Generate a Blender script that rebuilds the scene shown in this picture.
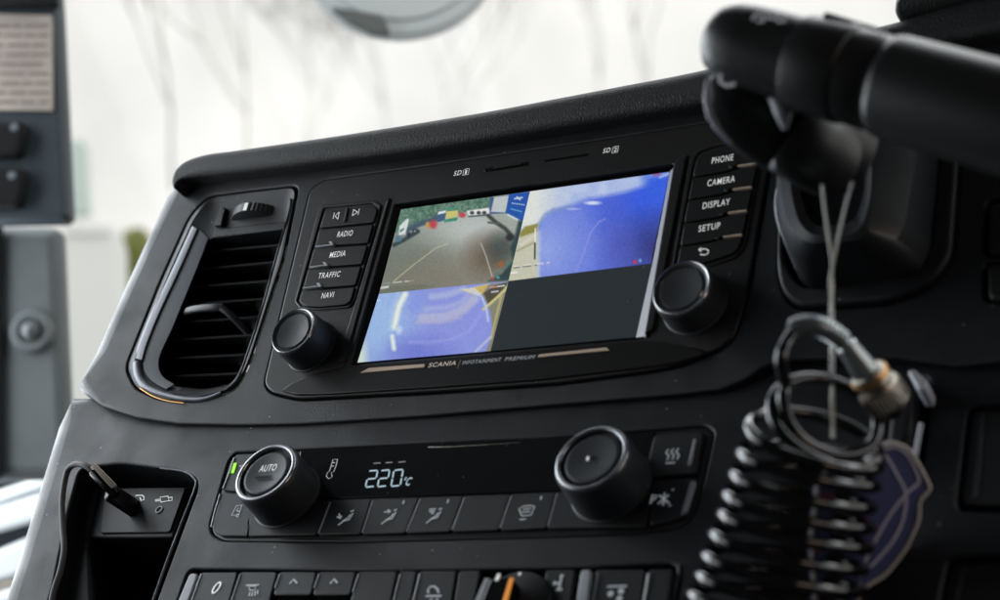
import bpy, bmesh, math, random
import numpy as np
from mathutils import Vector, Matrix
from mathutils.geometry import tessellate_polygon
random.seed(4); rng = np.random.default_rng(4)
for o in list(bpy.data.objects): bpy.data.objects.remove(o)
S = bpy.context.scene; C = S.collection

# ------------------------------------------------------------------ camera
F_PX = 1889.0; PITCH = math.atan(284.0/F_PX); CAM = Vector((0, 0, 1.2))
cd = bpy.data.cameras.new('camera'); cam = bpy.data.objects.new('camera', cd); C.objects.link(cam)
cam.location = CAM; cam.rotation_euler = (math.pi/2+PITCH, 0, 0)
cd.sensor_width = 36; cd.lens = 36*F_PX/1000; cd.clip_start = .02; cd.clip_end = 400
S.camera = cam
cp, sp = math.cos(PITCH), math.sin(PITCH)
RT, UP, FW = Vector((1,0,0)), Vector((0,-sp,cp)), Vector((0,cp,sp))
def ray(px, py): return RT*((px-500)/F_PX) - UP*((py-300)/F_PX) + FW
def D(px, py, d): return CAM + ray(px, py)*d
# ------------------------------------------------------------------ light: overcast daylight through the cab's windows, plus added out-of-view lamps
W = bpy.data.worlds.new('World'); S.world = W; W.use_nodes = True
nt = W.node_tree; bg = nt.nodes['Background']; bg.inputs[1].default_value = 1.6
tc = nt.nodes.new('ShaderNodeTexCoord'); nz = nt.nodes.new('ShaderNodeTexNoise'); nz.inputs['Scale'].default_value = 9; nz.inputs['Detail'].default_value = 5
rp = nt.nodes.new('ShaderNodeValToRGB'); rp.color_ramp.elements[0].color = (.78,.78,.775,1); rp.color_ramp.elements[1].color = (1.05,1.04,1.02,1)
rp.color_ramp.elements[0].position = .3; rp.color_ramp.elements[1].position = .7
nt.links.new(tc.outputs['Generated'], nz.inputs['Vector']); nt.links.new(nz.outputs['Fac'], rp.inputs[0]); nt.links.new(rp.outputs[0], bg.inputs[0])
S.view_settings.view_transform = 'Standard'; S.view_settings.look = 'None'; S.view_settings.exposure = 0; S.view_settings.gamma = 1
S.render.engine = 'CYCLES'
def area_lamp(name, loc, facing, sx, sy, power, col):
    l = bpy.data.lights.new(name, 'AREA'); l.shape = 'RECTANGLE'; l.size = sx; l.size_y = sy; l.energy = power; l.color = col
    o = bpy.data.objects.new(name, l); C.objects.link(o); o.location = loc; o.rotation_euler = Vector(facing).to_track_quat('-Z', 'Y').to_euler()
_X = Vector((2996, -1910, 0)).normalized(); _F = Vector((-_X.y, _X.x, 0)); _Z = Vector((0,0,1))
area_lamp('passenger_window_daylight', _X*-1.24+_F*.78+_Z*1.50, _X*1.0+_Z*-.1, .66, .72, 9, (.86,.94,1.0))
area_lamp('passenger_rear_fill', _X*-1.24+_F*.10+_Z*1.50, _X*1.0+_Z*-.1, .6, .66, 1.4, (.86,.94,1.0))  # added weak fill lamp towards the rear, no window of its own
area_lamp('driver_side_fill', _X*1.0+_F*.2+_Z*1.50, _X*-1.0, .40, .32, 1.1, (1.0,.78,.60))  # added unseen lamp for warm tone and small highlights, not daylight
area_lamp('upper_rim_fill', _X*-.1+_F*1.05+_Z*1.90, _F*-.6+_Z*-1.0, 2.0, .22, 6, (.93,.97,1.0))  # added lamp above the view, puts rim light on pad and stalk
S.cycles.max_bounces = 8; S.cycles.transparent_max_bounces = 12

# ------------------------------------------------------------------ frames
class Frame:
    def __init__(s, o, x, v): s.o = o; s.x = x.normalized(); s.v = (v-s.x*v.dot(s.x)).normalized(); s.n = s.x.cross(s.v).normalized()
    def L(s, u, v, w=0): return s.o + s.x*u + s.v*v + s.n*w
    def P(s, px, py, w=0):
        r = ray(px, py); o = s.o + s.n*w
        p = CAM + r*((o-CAM).dot(s.n)/r.dot(s.n)) - o
        return (p.dot(s.x), p.dot(s.v))
    def W(s, px, py, w=0): u, v = s.P(px, py, w); return s.L(u, v, w)
X = Vector((2996, -1910, 0)).normalized()
A = Frame(D(500, 280, .90), X, Vector((850, 1333, 3841)))
hinge = A.W(425, 418, 0)
TB = math.radians(11)
B = Frame(hinge, X, A.v*math.cos(TB) - A.n*math.sin(TB))
KX = X; KF = Vector((-X.y, X.x, 0)).normalized()      # the cab's own axes: across and forward
K = Frame(Vector((0,0,0)), KX, Vector((0,0,1)))
cd.dof.use_dof = True; cd.dof.aperture_fstop = 7.5
cd.dof.focus_distance = (A.W(395, 270)-CAM).dot(FW)

# ------------------------------------------------------------------ materials
def mat(name, col, rough=.5, metal=0, spec=.5, bump=0, bscale=600, vary=0, emit=None, es=1, coat=0, dust=0, rvary=0, alpha=None):
    m = bpy.data.materials.new(name); m.use_nodes = True; n = m.node_tree; b = n.nodes['Principled BSDF']
    b.inputs['Base Color'].default_value = (*col, 1); b.inputs['Roughness'].default_value = rough
    b.inputs['Metallic'].default_value = metal; b.inputs['Specular IOR Level'].default_value = spec
    b.inputs['Coat Weight'].default_value = coat
    if emit: b.inputs['Emission Color'].default_value = (*emit, 1); b.inputs['Emission Strength'].default_value = es
    g = n.nodes.new('ShaderNodeNewGeometry')
    def noise(sc, det=3):
        t = n.nodes.new('ShaderNodeTexNoise'); t.inputs['Scale'].default_value = sc; t.inputs['Detail'].default_value = det
        n.links.new(g.outputs['Position'], t.inputs['Vector']); return t.outputs['Fac']
    if bump:
        bp = n.nodes.new('ShaderNodeBump'); bp.inputs['Strength'].default_value = bump; bp.inputs['Distance'].default_value = .0006
        n.links.new(noise(bscale), bp.inputs['Height']); n.links.new(bp.outputs[0], b.inputs['Normal'])
    last = None
    if vary:
        r = n.nodes.new('ShaderNodeMapRange'); r.inputs[1].default_value = .3; r.inputs[2].default_value = .7
        r.inputs[3].default_value = 1-vary; r.inputs[4].default_value = 1+vary
        n.links.new(noise(28, 5), r.inputs[0])
        mx = n.nodes.new('ShaderNodeVectorMath'); mx.operation = 'SCALE'; mx.inputs[0].default_value = col
        n.links.new(r.outputs[0], mx.inputs['Scale']); last = mx.outputs[0]
        n.links.new(last, b.inputs['Base Color'])
    if dust:
        vo = n.nodes.new('ShaderNodeTexVoronoi'); vo.inputs['Scale'].default_value = 170; n.links.new(g.outputs['Position'], vo.inputs['Vector'])
        lt = n.nodes.new('ShaderNodeMath'); lt.operation = 'LESS_THAN'; lt.inputs[1].default_value = .08; n.links.new(vo.outputs['Distance'], lt.inputs[0])
        gt = n.nodes.new('ShaderNodeMath'); gt.operation = 'GREATER_THAN'; gt.inputs[1].default_value = .56; n.links.new(noise(90), gt.inputs[0])
        mu = n.nodes.new('ShaderNodeMath'); mu.operation = 'MULTIPLY'; n.links.new(lt.outputs[0], mu.inputs[0]); n.links.new(gt.outputs[0], mu.inputs[1])
        m2 = n.nodes.new('ShaderNodeMath'); m2.operation = 'MULTIPLY'; m2.inputs[1].default_value = dust; n.links.new(mu.outputs[0], m2.inputs[0])
        mc = n.nodes.new('ShaderNodeMixRGB'); mc.inputs[2].default_value = (.35,.33,.3,1)
        if last: n.links.new(last, mc.inputs[1])
        else: mc.inputs[1].default_value = (*col, 1)
        n.links.new(m2.outputs[0], mc.inputs[0]); n.links.new(mc.outputs[0], b.inputs['Base Color'])
    if rvary:
        r = n.nodes.new('ShaderNodeMapRange'); r.inputs[1].default_value = .3; r.inputs[2].default_value = .7
        r.inputs[3].default_value = rough-rvary; r.inputs[4].default_value = rough+rvary
        n.links.new(noise(45, 6), r.inputs[0]); n.links.new(r.outputs[0], b.inputs['Roughness'])
    return m
M = {}
M['dash'] = mat('dash_plastic', (.014,.0152,.0185), .42, spec=.32, bump=.3, bscale=1900, vary=.18, dust=.8, rvary=.09)
M['lower'] = mat('lower_dash_plastic', (.009,.0100,.0128), .46, spec=.26, bump=.3, bscale=1900, vary=.2, dust=.8, rvary=.09)
M['leather'] = mat('pad_leather', (.012,.0125,.0135), .55, spec=.4, bump=.9, bscale=1100, vary=.12)
M['unit'] = mat('unit_plastic', (.019,.0178,.0178), .40, spec=.32, bump=.15, bscale=2300, vary=.1, dust=.5, rvary=.04)
M['button'] = mat('button_plastic', (.014,.0132,.0132), .38, spec=.32, bump=.12, bscale=2300)
M['bsoft'] = mat('button_rubber', (.011,.0112,.0125), .48, spec=.32, bump=.15, bscale=2300)
M['gloss'] = mat('gloss_black', (.005,.005,.005), .14, spec=.3, dust=.3, rvary=.03)
M['chin'] = mat('satin_black_trim', (.009,.008,.008), .3, spec=.4)
M['black'] = mat('matt_black', (.006,.006,.007), .7, spec=.2)
M['slat'] = mat('slat_plastic', (.040,.040,.044), .42, spec=.4, dust=.5)
M['chrome'] = mat('satin_chrome', (.34,.35,.37), .27, 1, rvary=.05)
M['trim'] = mat('brushed_trim', (.22,.23,.26), .5, .5, rvary=.06)
M['dchrome'] = mat('dark_chrome', (.5,.5,.53), .22, 1)
M['knob'] = mat('knob_rubber', (.042,.046,.052), .42, spec=.4, bump=.15, bscale=1500)
M['ink'] = mat('white_print', (.75,.75,.74), .5, emit=(.8,.8,.8), es=.5)
M['inkdim'] = mat('grey_print', (.40,.42,.45), .5, emit=(.6,.65,.7), es=.25)
M['bronze'] = mat('bronze_trim', (.80,.60,.46), .5, .15)
M['plate_ink'] = mat('badge_print', (.72,.64,.56), .4, emit=(.8,.68,.56), es=.25)
M['green'] = mat('green_lamp', (.1,.5,.05), .4, emit=(.35,1.0,.03), es=1.0)
M['amber'] = mat('amber_lamp', (.5,.2,.02), .4, emit=(1.0,.36,.05), es=.45)
M['lcd'] = mat('lcd_segments', (.3,.4,.45), .4, emit=(.50,.68,.78), es=.62)
M['lcddim'] = mat('lcd_segments_dim', (.2,.2,.2), .4, emit=(.35,.38,.36), es=.35)
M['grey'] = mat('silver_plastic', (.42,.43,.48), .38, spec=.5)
M['lgrey'] = mat('pale_grey_plastic', (.5,.52,.56), .4)
M['screenoff'] = mat('lcd_dark', (.02,.022,.023), .25, emit=(.017,.023,.026), es=.85, dust=.6)
M['cord'] = mat('white_cord', (.86,.85,.80), .8, bump=.3, bscale=1900)
M['coil'] = mat('glossy_black_coil', (.004,.004,.005), .05, spec=.8)
M['steel'] = mat('worn_steel', (.42,.39,.34), .32, 1, bump=.5, bscale=700, vary=.25)
M['brass'] = mat('amber_ring', (.62,.33,.12), .3, .8)
M['relief'] = mat('glossy_grey_rubber', (.38,.41,.42), .2, .6, spec=.7)
M['stalk'] = mat('stalk_plastic', (.018,.018,.019), .36, spec=.45, bump=.2, bscale=1500)
M['boot'] = mat('grey_boot', (.028,.029,.031), .5, bump=.3, bscale=1500)
M['sw_dot'] = mat('switch_highlight', (.12,.14,.15), .5)
M['sidegrey'] = mat('grey_vent_side', (.11,.12,.14), .5)
M['silver'] = mat('satin_silver', (.24,.25,.28), .42, .2)
M['shroud'] = mat('column_plastic', (.020,.022,.025), .36, spec=.45)
M['navy'] = mat('navy_card', (.036,.042,.15), .65)
M['cardline'] = mat('card_print_lavender', (.5,.47,.6), .6)
M['cardedge'] = mat('card_edge_beige', (.62,.56,.5), .6)
M['red'] = mat('card_print_red', (.42,.04,.05), .6)
M['usbmetal'] = mat('usb_metal', (.74,.66,.56), .35, .3)
M['cable'] = mat('braided_cable', (.13,.13,.13), .6, bump=1, bscale=1800)
M['pillar'] = mat('pillar_plastic', (.125,.14,.142), .55, vary=.08)
M['doorpanel'] = mat('slate_panel', (.035,.047,.058), .5)
M['paper'] = mat('old_paper', (.36,.31,.27), .8, vary=.15)
M['papline'] = mat('paper_print', (.20,.16,.14), .8)
M['ledge'] = mat('pale_ledge', (.86,.89,.90), .7)
M['cab'] = mat('cab_lining', (.075,.078,.082), .9)
M['road'] = mat('concrete_yard', (.5,.5,.49), .9, vary=.2)
M['bark'] = mat('bark', (.34,.33,.30), .9)
M['leaf'] = mat('leaves', (.34,.38,.09), .6)
M['white'] = mat('white_paint', (.93,.95,.95), .5)
M['teal'] = mat('teal_panel', (.72,.86,.83), .5)
M['mirror'] = mat('mirror_shell', (.80,.87,.90), .35)
M['olive'] = mat('mirror_bracket', (.10,.11,.10), .6)
g = bpy.data.materials.new('windscreen_glass'); g.use_nodes = True; n = g.node_tree; n.nodes.clear()
t_ = n.nodes.new('ShaderNodeBsdfTransparent'); t_.inputs[0].default_value = (.80,.80,.79,1); gl = n.nodes.new('ShaderNodeBsdfGlossy'); gl.inputs['Roughness'].default_value = .02
mx_ = n.nodes.new('ShaderNodeMixShader'); mx_.inputs[0].default_value = .006; ot = n.nodes.new('ShaderNodeOutputMaterial')
n.links.new(t_.outputs[0], mx_.inputs[1]); n.links.new(gl.outputs[0], mx_.inputs[2]); n.links.new(mx_.outputs[0], ot.inputs[0]); M['glass'] = g
sm = bpy.data.materials.new('screen_picture'); sm.use_nodes = True; n = sm.node_tree; b = n.nodes['Principled BSDF']
b.inputs['Base Color'].default_value = (.01,.01,.01,1); b.inputs['Roughness'].default_value = .25
at = n.nodes.new('ShaderNodeVertexColor'); at.layer_name = 'pic'
n.links.new(at.outputs['Color'], b.inputs['Emission Color']); b.inputs['Emission Strength'].default_value = .95; M['pic'] = sm

# ------------------------------------------------------------------ objects
def thing(name, label, cat, at, group=None):
    o = bpy.data.objects.new(name, None); C.objects.link(o); o.location = at; o.empty_display_size = .01
    o['label'] = label; o['category'] = cat
    if group: o['group'] = group
    return o
def root_of(o):
    while o.parent: o = o.parent
    return o
def mesh(name, verts, faces, m, parent=None, smooth=True, angle=32, wn=False):
    org = Vector(root_of(parent).location) if parent else Vector((0,0,0))
    me = bpy.data.meshes.new(name); me.from_pydata([Vector(v)-org for v in verts], [], faces); me.materials.append(m); me.update()
    if smooth:
        me.polygons.foreach_set('use_smooth', [True]*len(me.polygons)); me.set_sharp_from_angle(angle=math.radians(angle))
    o = bpy.data.objects.new(name, me); C.objects.link(o)
    if parent: o.parent = parent
    if wn:
        w = o.modifiers.new('wn', 'WEIGHTED_NORMAL'); w.keep_sharp = True; w.mode = 'FACE_AREA'
    return o
def tag(o, label=None, cat=None, group=None, kind=None):
    if label: o['label'] = label
    if cat: o['category'] = cat
    if group: o['group'] = group
    if kind: o['kind'] = kind
    return o
def area(p): return .5*sum(p[i][0]*p[(i+1)%len(p)][1]-p[(i+1)%len(p)][0]*p[i][1] for i in range(len(p)))
def ccw(p): return list(p) if area(p) > 0 else list(reversed(p))
def rounded(p, r, n=5):
    out = []; N = len(p)
    for i in range(N):
        a, b, c = Vector(p[i-1]), Vector(p[i]), Vector(p[(i+1)%N])
        rr = r[i] if isinstance(r, (list, tuple)) else r
        d1, d2 = a-b, c-b; t = min(rr, d1.length*.45, d2.length*.45)
        s, e = b+d1.normalized()*t, b+d2.normalized()*t
        for k in range(n+1):
            f = k/n; q = s*(1-f)**2 + b*2*f*(1-f) + e*f*f; out.append((q.x, q.y))
    return out
def inset(p, d):
    out = []; N = len(p)
    for i in range(N):
        a, b, c = Vector(p[i-1]), Vector(p[i]), Vector(p[(i+1)%N])
        e1, e2 = (b-a), (c-b)
        if e1.length < 1e-9: e1 = e2
        if e2.length < 1e-9: e2 = e1
        e1.normalize(); e2.normalize()
        n1, n2 = Vector((-e1.y, e1.x)), Vector((-e2.y, e2.x)); m = n1+n2
        m = m/ max(m.length_squared/2, .35) if m.length > 1e-6 else n1
        dd = d[i] if isinstance(d, (list, tuple)) else d
        out.append(Vector((b.x+m.x*dd, b.y+m.y*dd)))
    for _ in range(40):
        bad = False
        for i in range(N):
            j = (i+1) % N; e = out[j]-out[i]; eo = Vector(p[j])-Vector(p[i])
            if e.length > 1e-7 and e.dot(eo) < 0: c = (out[i]+out[j])/2; out[i] = c.copy(); out[j] = c.copy(); bad = True
        if not bad: break
    return [tuple(q) for q in out]
def catmull(p, n=4, closed=True):
    out = []; N = len(p); p = [Vector(q) for q in p]
    rng_ = range(N) if closed else range(N-1)
    for i in rng_:
        g_ = (lambda j: p[j % N]) if closed else (lambda j: p[max(0, min(N-1, j))])
        p0, p1, p2, p3 = g_(i-1), g_(i), g_(i+1), g_(i+2)
        for k in range(n):
            t = k/n; out.append(.5*((2*p1)+(p2-p0)*t+(2*p0-5*p1+4*p2-p3)*t*t+(3*p1-p0-3*p2+p3)*t**3))
    if not closed: out.append(p[-1])
    return [tuple(q) for q in out]
def plate(name, fr, outer, w0, w1, bev, m, parent=None, holes=(), hole_w=None, hole_bev=None, n=5, back=False, angle=38, flare=0):
    """plate with rounded edges; outer and holes in (u,v)"""
    V = []; Fc = []
    outer = ccw(outer); N = len(outer)
    B_ = bev if isinstance(bev, list) else [bev]*N
    def ring(pts, ws):
        i0 = len(V)
        for (u, v), w in zip(pts, ws): V.append(fr.L(u, v, w))
        return list(range(i0, i0+len(pts)))
    def strip(r0, r1):
        k = len(r0)
        for i in range(k): Fc.append((r0[i], r0[(i+1)%k], r1[(i+1)%k], r1[i]))
    rings = [ring(inset(outer, -flare) if flare else outer, [w0]*N)]
    for k in range(n+1):
        a = math.pi/2*k/n
        rings.append(ring(inset(outer, [b*(1-math.cos(a)) for b in B_]), [w1-b*(1-math.sin(a)) for b in B_]))
    for a_, b_ in zip(rings, rings[1:]): strip(a_, b_)
    top_ = inset(outer, B_); cap = [ring(top_, [w1]*N)]
    for hi, h in enumerate(holes):
        h = ccw(h); hb = hole_bev if hole_bev is not None else (B_[0]); hw = hole_w[hi] if isinstance(hole_w, (list, tuple)) else (hole_w if hole_w is not None else w0)
        rs = []
        for k in range(n+1):
            a = math.pi/2*k/n
            rs.append(ring(inset(h, -hb*(1-math.cos(a))), [w1-hb*(1-math.sin(a))]*len(h)))
        bot = ring(h, [hw]*len(h)); seq = [bot]+rs
        for a_, b_ in zip(seq, seq[1:]): 
            k2 = len(a_)
            for i in range(k2): Fc.append((a_[(i+1)%k2], a_[i], b_[i], b_[(i+1)%k2]))
        cap.append(ring(inset(h, -hb), [w1]*len(h)))
    if len(cap) == 1 and N < 90: Fc.append(tuple(cap[0]))
    else:
        loops = [[Vector(((V[i]-fr.o).dot(fr.x), (V[i]-fr.o).dot(fr.v), 0)) for i in r] for r in cap]
        flat = [i for r in cap for i in r]
        for t in tessellate_polygon(loops):
            a_, b_, c_ = [flat[j] for j in t]
            nn = (V[b_]-V[a_]).cross(V[c_]-V[a_])
            Fc.append((a_, b_, c_) if nn.dot(fr.n) > 0 else (a_, c_, b_))
    if back: Fc.append(tuple(reversed(rings[0])))
    return mesh(name, V, Fc, m, parent, True, angle)
def pxs(fr, pts, w=0): return [fr.P(x, y, w) for x, y in pts]
def loft(name, loops, m, parent=None, cap0=False, cap1=False, closed=True, angle=40):
    V = [v for l in loops for v in l]; k = len(loops[0]); Fc = []
    for j in range(len(loops)-1):
        for i in range(k if closed else k-1):
            Fc.append((j*k+i, j*k+(i+1)%k, (j+1)*k+(i+1)%k, (j+1)*k+i))
    if cap0: Fc.append(tuple(reversed(range(k))))
    if cap1: Fc.append(tuple((len(loops)-1)*k+i for i in range(k)))
    o = mesh(name, V, Fc, m, parent, True, angle)
    bm = bmesh.new(); bm.from_mesh(o.data); bmesh.ops.recalc_face_normals(bm, faces=bm.faces); bm.to_mesh(o.data); bm.free()
    return o
def tube_loops(path, rad, seg=12, squash=1.0, hint=None):
    P = [Vector(p) for p in path]; N = len(P); R = rad if isinstance(rad, (list, tuple)) else [rad]*N
    t = (P[1]-P[0]).normalized(); u = Vector(hint) if hint else (Vector((0,0,1)) if abs(t.z) < .9 else Vector((1,0,0)))
    u = (u - t*u.dot(t)).normalized(); L = []
    for i in range(N):
        t = (P[min(i+1, N-1)]-P[max(i-1, 0)]).normalized(); u = (u-t*u.dot(t)).normalized(); v = t.cross(u)
        L.append([P[i]+u*(R[i]*math.cos(2*math.pi*k/seg))+v*(R[i]*squash*math.sin(2*math.pi*k/seg)) for k in range(seg)])
    return L
def tube(name, path, rad, m, parent=None, seg=12, squash=1.0, hint=None, angle=45):
    return loft(name, tube_loops(path, rad, seg, squash, hint), m, parent, True, True, True, angle)
def lathe(name, fr, u, v, w, prof, m, parent=None, seg=48, angle=40):
    """prof: list of (radius, height above w)"""
    loops = [[fr.L(u+r*math.cos(2*math.pi*k/seg), v+r*math.sin(2*math.pi*k/seg), w+h) for k in range(seg)] for r, h in prof]
    return loft(name, loops, m, parent, False, False, True, angle)
def box(name, fr, u0, u1, v0, v1, w0, w1, m, parent=None):
    V = [fr.L(u, v, w) for w in (w0, w1) for u, v in ((u0,v0),(u1,v0),(u1,v1),(u0,v1))]
    return mesh(name, V, [(3,2,1,0),(4,5,6,7),(0,1,5,4),(1,2,6,5),(2,3,7,6),(3,0,4,7)], m, parent, False)
_tc = {}
def text(name, s, fr, p0, p1, h_px, w, m, parent, shear=0.0, bold=0.0):
    """lettering laid on the surface from baseline point p0 to p1 (photo pixels), capital height h_px"""
    key = (s, shear, bold)
    if key not in _tc:
        c = bpy.data.curves.new('t', 'FONT'); c.body = s; c.shear = shear; c.offset = bold; c.resolution_u = 3; c.space_character = 1.12; c.extrude = 0
        o = bpy.data.objects.new('t', c); C.objects.link(o); dg = bpy.context.evaluated_depsgraph_get()
        me = bpy.data.meshes.new_from_object(o.evaluated_get(dg)); 
        _tc[key] = ([v.co.copy() for v in me.vertices], [tuple(p.vertices) for p in me.polygons])
        bpy.data.objects.remove(o); bpy.data.curves.remove(c); bpy.data.meshes.remove(me)
    vs, fs = _tc[key]; x0 = min(v.x for v in vs); x1 = max(v.x for v in vs); y1 = max(v.y for v in vs); y0 = min(0, 0)
    a = Vector(fr.P(*p0, w)); b = Vector(fr.P(*p1, w)); d = b-a; nrm = Vector((-d.y, d.x)).normalized()
    up = (Vector(fr.P(p0[0], p0[1]-h_px, w))-a); hh = abs(up.y)
    V = []
    for v in vs:
        q = a + d*((v.x-x0)/(x1-x0)) + nrm*(v.y/y1*hh); V.append(fr.L(q.x, q.y, w))
    return mesh(name, V, fs, m, parent, False)
def stroke_geo(fr, pts, wd, w, closed=False):
    P = [Vector(fr.P(x, y, w)) for x, y in pts]; N = len(P); V = []; Fc = []
    for i in range(N):
        a = P[i-1] if (i > 0 or closed) else P[i]; b = P[(i+1) % N] if (i < N-1 or closed) else P[i]
        d = (b-a); d = d.normalized() if d.length > 0 else Vector((1,0)); n_ = Vector((-d.y, d.x))*wd/2
        for q in (P[i]+n_, P[i]-n_): V.append(fr.L(q.x, q.y, w))
    for i in range(N if closed else N-1):
        j = (i+1) % N; Fc.append((2*i, 2*i+1, 2*j+1, 2*j))
    return V, Fc
def strokes(name, fr, lines, wd, w, m, parent):
    V = []; Fc = []
    for l in lines:
        cl = l[0] == 'c'; l = l[1:] if cl else l
        v, f = stroke_geo(fr, l, wd, w, cl); k = len(V); V += v; Fc += [tuple(i+k for i in q) for q in f]
    return mesh(name, V, Fc, m, parent, False)
PX = .90/F_PX   # metres per photo pixel at the screen's distance

# ================================================================== THE CAB AND WHAT LIES OUTSIDE
def struct(o): o['kind'] = 'structure'; return o
def kbox(name, x0, x1, f0, f1, z0, z1, m, parent=None):
    V = [KX*x + KF*f + Vector((0,0,z)) for z in (z0, z1) for x, f in ((x0,f0),(x1,f0),(x1,f1),(x0,f1))]
    return mesh(name, V, [(3,2,1,0),(4,5,6,7),(0,1,5,4),(1,2,6,5),(2,3,7,6),(3,0,4,7)], m, parent, False)
XL, XR, FB, FF = -1.30, 1.05, -.85, 1.34
struct(kbox('cab_ceiling', XL-.06, XR+.06, FB-.06, 1.02, 1.98, 2.03, M['cab']))
struct(kbox('cab_floor', XL-.06, XR+.06, FB-.06, FF, -.02, .03, M['cab']))
struct(kbox('cab_rear_wall', XL, XR, FB-.06, FB, .03, 1.98, M['cab']))
for nm, xx in (('cab_side_wall', XL-.05), ('cab_side_wall', XR)):
    struct(kbox(nm, xx, xx+.05, FB, FF, .03, 1.12, M['cab']))
    struct(kbox(nm, xx, xx+.05, FB, -.10 if xx < 0 else .45, 1.12, 1.98, M['cab']))
    struct(kbox(nm, xx, xx+.05, -.10 if xx < 0 else .45, 1.02, 1.86, 1.98, M['cab']))
struct(kbox('cab_front_wall', XL, XR, FF, FF+.05, .03, 1.12, M['cab']))
# windscreen
def K3(x, f, z): return KX*x + KF*f + Vector((0,0,z))
ws = [K3(XL-.05, FF+.03, 1.12), K3(XR+.05, FF+.03, 1.12), K3(XR+.05, 1.05, 2.0), K3(XL-.05, 1.05, 2.0)]
nrm_ = (ws[1]-ws[0]).cross(ws[3]-ws[0]).normalized()*.005
o = mesh('windscreen', ws+[p+nrm_ for p in ws], [(0,1,2,3),(7,6,5,4),(0,4,5,1),(1,5,6,2),(2,6,7,3),(3,7,4,0)], M['glass'], None, False)
tag(o, 'large clear windscreen behind the dashboard with the white sky beyond', 'windscreen')
struct(mesh('road', [(-120,-120,-1.4),(120,-120,-1.4),(120,120,-1.4),(-120,120,-1.4)], [(0,1,2,3)], M['road'], None, False))

# bare trees seen through the windscreen
def bare_tree(px, py_base, dist, h_px, seed, label, spread=.5, r0=3.0, deep=5, fine=.35):
    rr = random.Random(seed); base = D(px, py_base, dist); m2 = dist/F_PX
    t = thing('bare_tree', label, 'tree', base, 'bare trees beyond the windscreen')
    V = []; Fc = []; TV = []; TF = []
    def seg_(p, d, L, r, dep):
        n_ = 4; path = [p]; q = p; dd = d
        for i in range(n_):
            dd = (dd + Vector((rr.uniform(-.14,.14), rr.uniform(-.14,.14), rr.uniform(-.03,.10)))).normalized(); q = q+dd*(L/n_); path.append(q)
        rad = [r*(1-.5*i/n_) for i in range(n_+1)]
        vv, ff = (TV, TF) if dep == 0 else (V, Fc)
        k = len(vv); sg = 6 if dep < 2 else 4
        for l in tube_loops(path, rad, sg): vv.extend(l)
        for j in range(n_):
            for i in range(sg): ff.append((k+j*sg+i, k+j*sg+(i+1)%sg, k+(j+1)*sg+(i+1)%sg, k+(j+1)*sg+i))
        if dep < deep:
            for c_ in range(3 if dep < (2 if deep < 6 else 5) else 2):
                f = rr.uniform(.35, 1); ip = min(n_-1, int(f*n_)); s_ = path[ip+1]
                nd = (dd + Vector((rr.uniform(-1,1), rr.uniform(-.6,.6), rr.uniform(-.1,.7)))*spread*1.3).normalized()
                seg_(s_, nd, L*rr.uniform(.55,.8), max(r*.66, fine*m2), dep+1)
    seg_(base, Vector((.02,0,1)), h_px*m2*.42, r0*.45*m2, 0)
    mesh('trunk', TV, TF, M['bark'], t); mesh('crown', V, Fc, M['bark'], t)
bare_tree(172, 190, 5.5, 400, 3, 'bare tree with a forked trunk, left of the dashboard corner', .5, 3.6)
bare_tree(250, 230, 6.5, 380, 21, 'thin bare tree rising behind the left end of the padded dashboard top', .55, 3.0)
bare_tree(455, 230, 9.0, 380, 14, 'faint bare tree beyond the windscreen, under the round outside mirror', .6, 2.6)
bare_tree(640, 200, 8.0, 420, 5, 'faint bare tree right of the round outside mirror', .55, 2.6)
bare_tree(395, 210, 13.0, 330, 31, 'dense twiggy bare tree, pale and distant, left of the round outside mirror', .8, 2.2, 6, .3)
bare_tree(585, 190, 14.0, 360, 37, 'dense twiggy bare tree, pale and distant, over the memory card slots', .8, 2.0, 6, .3)
bare_tree(300, 230, 12.0, 340, 41, 'dense twiggy bare tree, pale and distant, over the left button column', .8, 2.0, 6, .3)
# leafy bush
bp_ = D(136, 300, 6.0); t = thing('leafy_bush', 'yellow green bush outside, between the grey pillar and the dashboard', 'bush', bp_)
V = []; Fc = []
for i in range(2200):
    a, b_ = rng.uniform(0, 2*math.pi), rng.uniform(0, 1)**.5
    c_ = D(136+19*b_*math.cos(a)+rng.normal(0,2), 264+36*b_*math.sin(a), 6.0+rng.uniform(-.1,.1)); s_ = .006
    d1, d2 = Vector(rng.normal(size=3)).normalized()*s_*1.6, Vector(rng.normal(size=3)).normalized()*s_
    k = len(V); V += [c_-d1, c_+d2, c_+d1, c_-d2]; Fc.append((k,k+1,k+2,k+3))
mesh('crown', V, Fc, M['leaf'], t, False)
tube('stem', [D(138,340,6.0), D(137,262,6.0)], .004, M['bark'], t, 6)
# white lorry box and teal panel outside
wl = thing('white_lorry', 'white side of a parked lorry outside, right of the grey pillar', 'lorry', D(96, 420, 3.6))
fr = Frame(D(98, 320, 3.6), RT, Vector((0,.35,1)))
plate('body', fr, rounded(pxs(fr, [(60,420),(122,420),(120,222),(62,214)]), .03), -.08, 0, .02, M['white'], wl)
box('lamp_strip', fr, *[fr.P(66,230)[0], fr.P(110,230)[0], fr.P(66,236)[1], fr.P(66,230)[1]], 0, .01, M['white'], wl)
fr2 = Frame(D(78, 190, 5.0), RT, Vector((0,0,1)))
o = plate('signboard', fr2, rounded(pxs(fr2, [(70,215),(88,213),(84,140),(70,140)]), .01), -.05, 0, .005, M['teal'], None)
tag(o, 'pale teal board outside, just right of the upper pillar panel', 'board')
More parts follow.
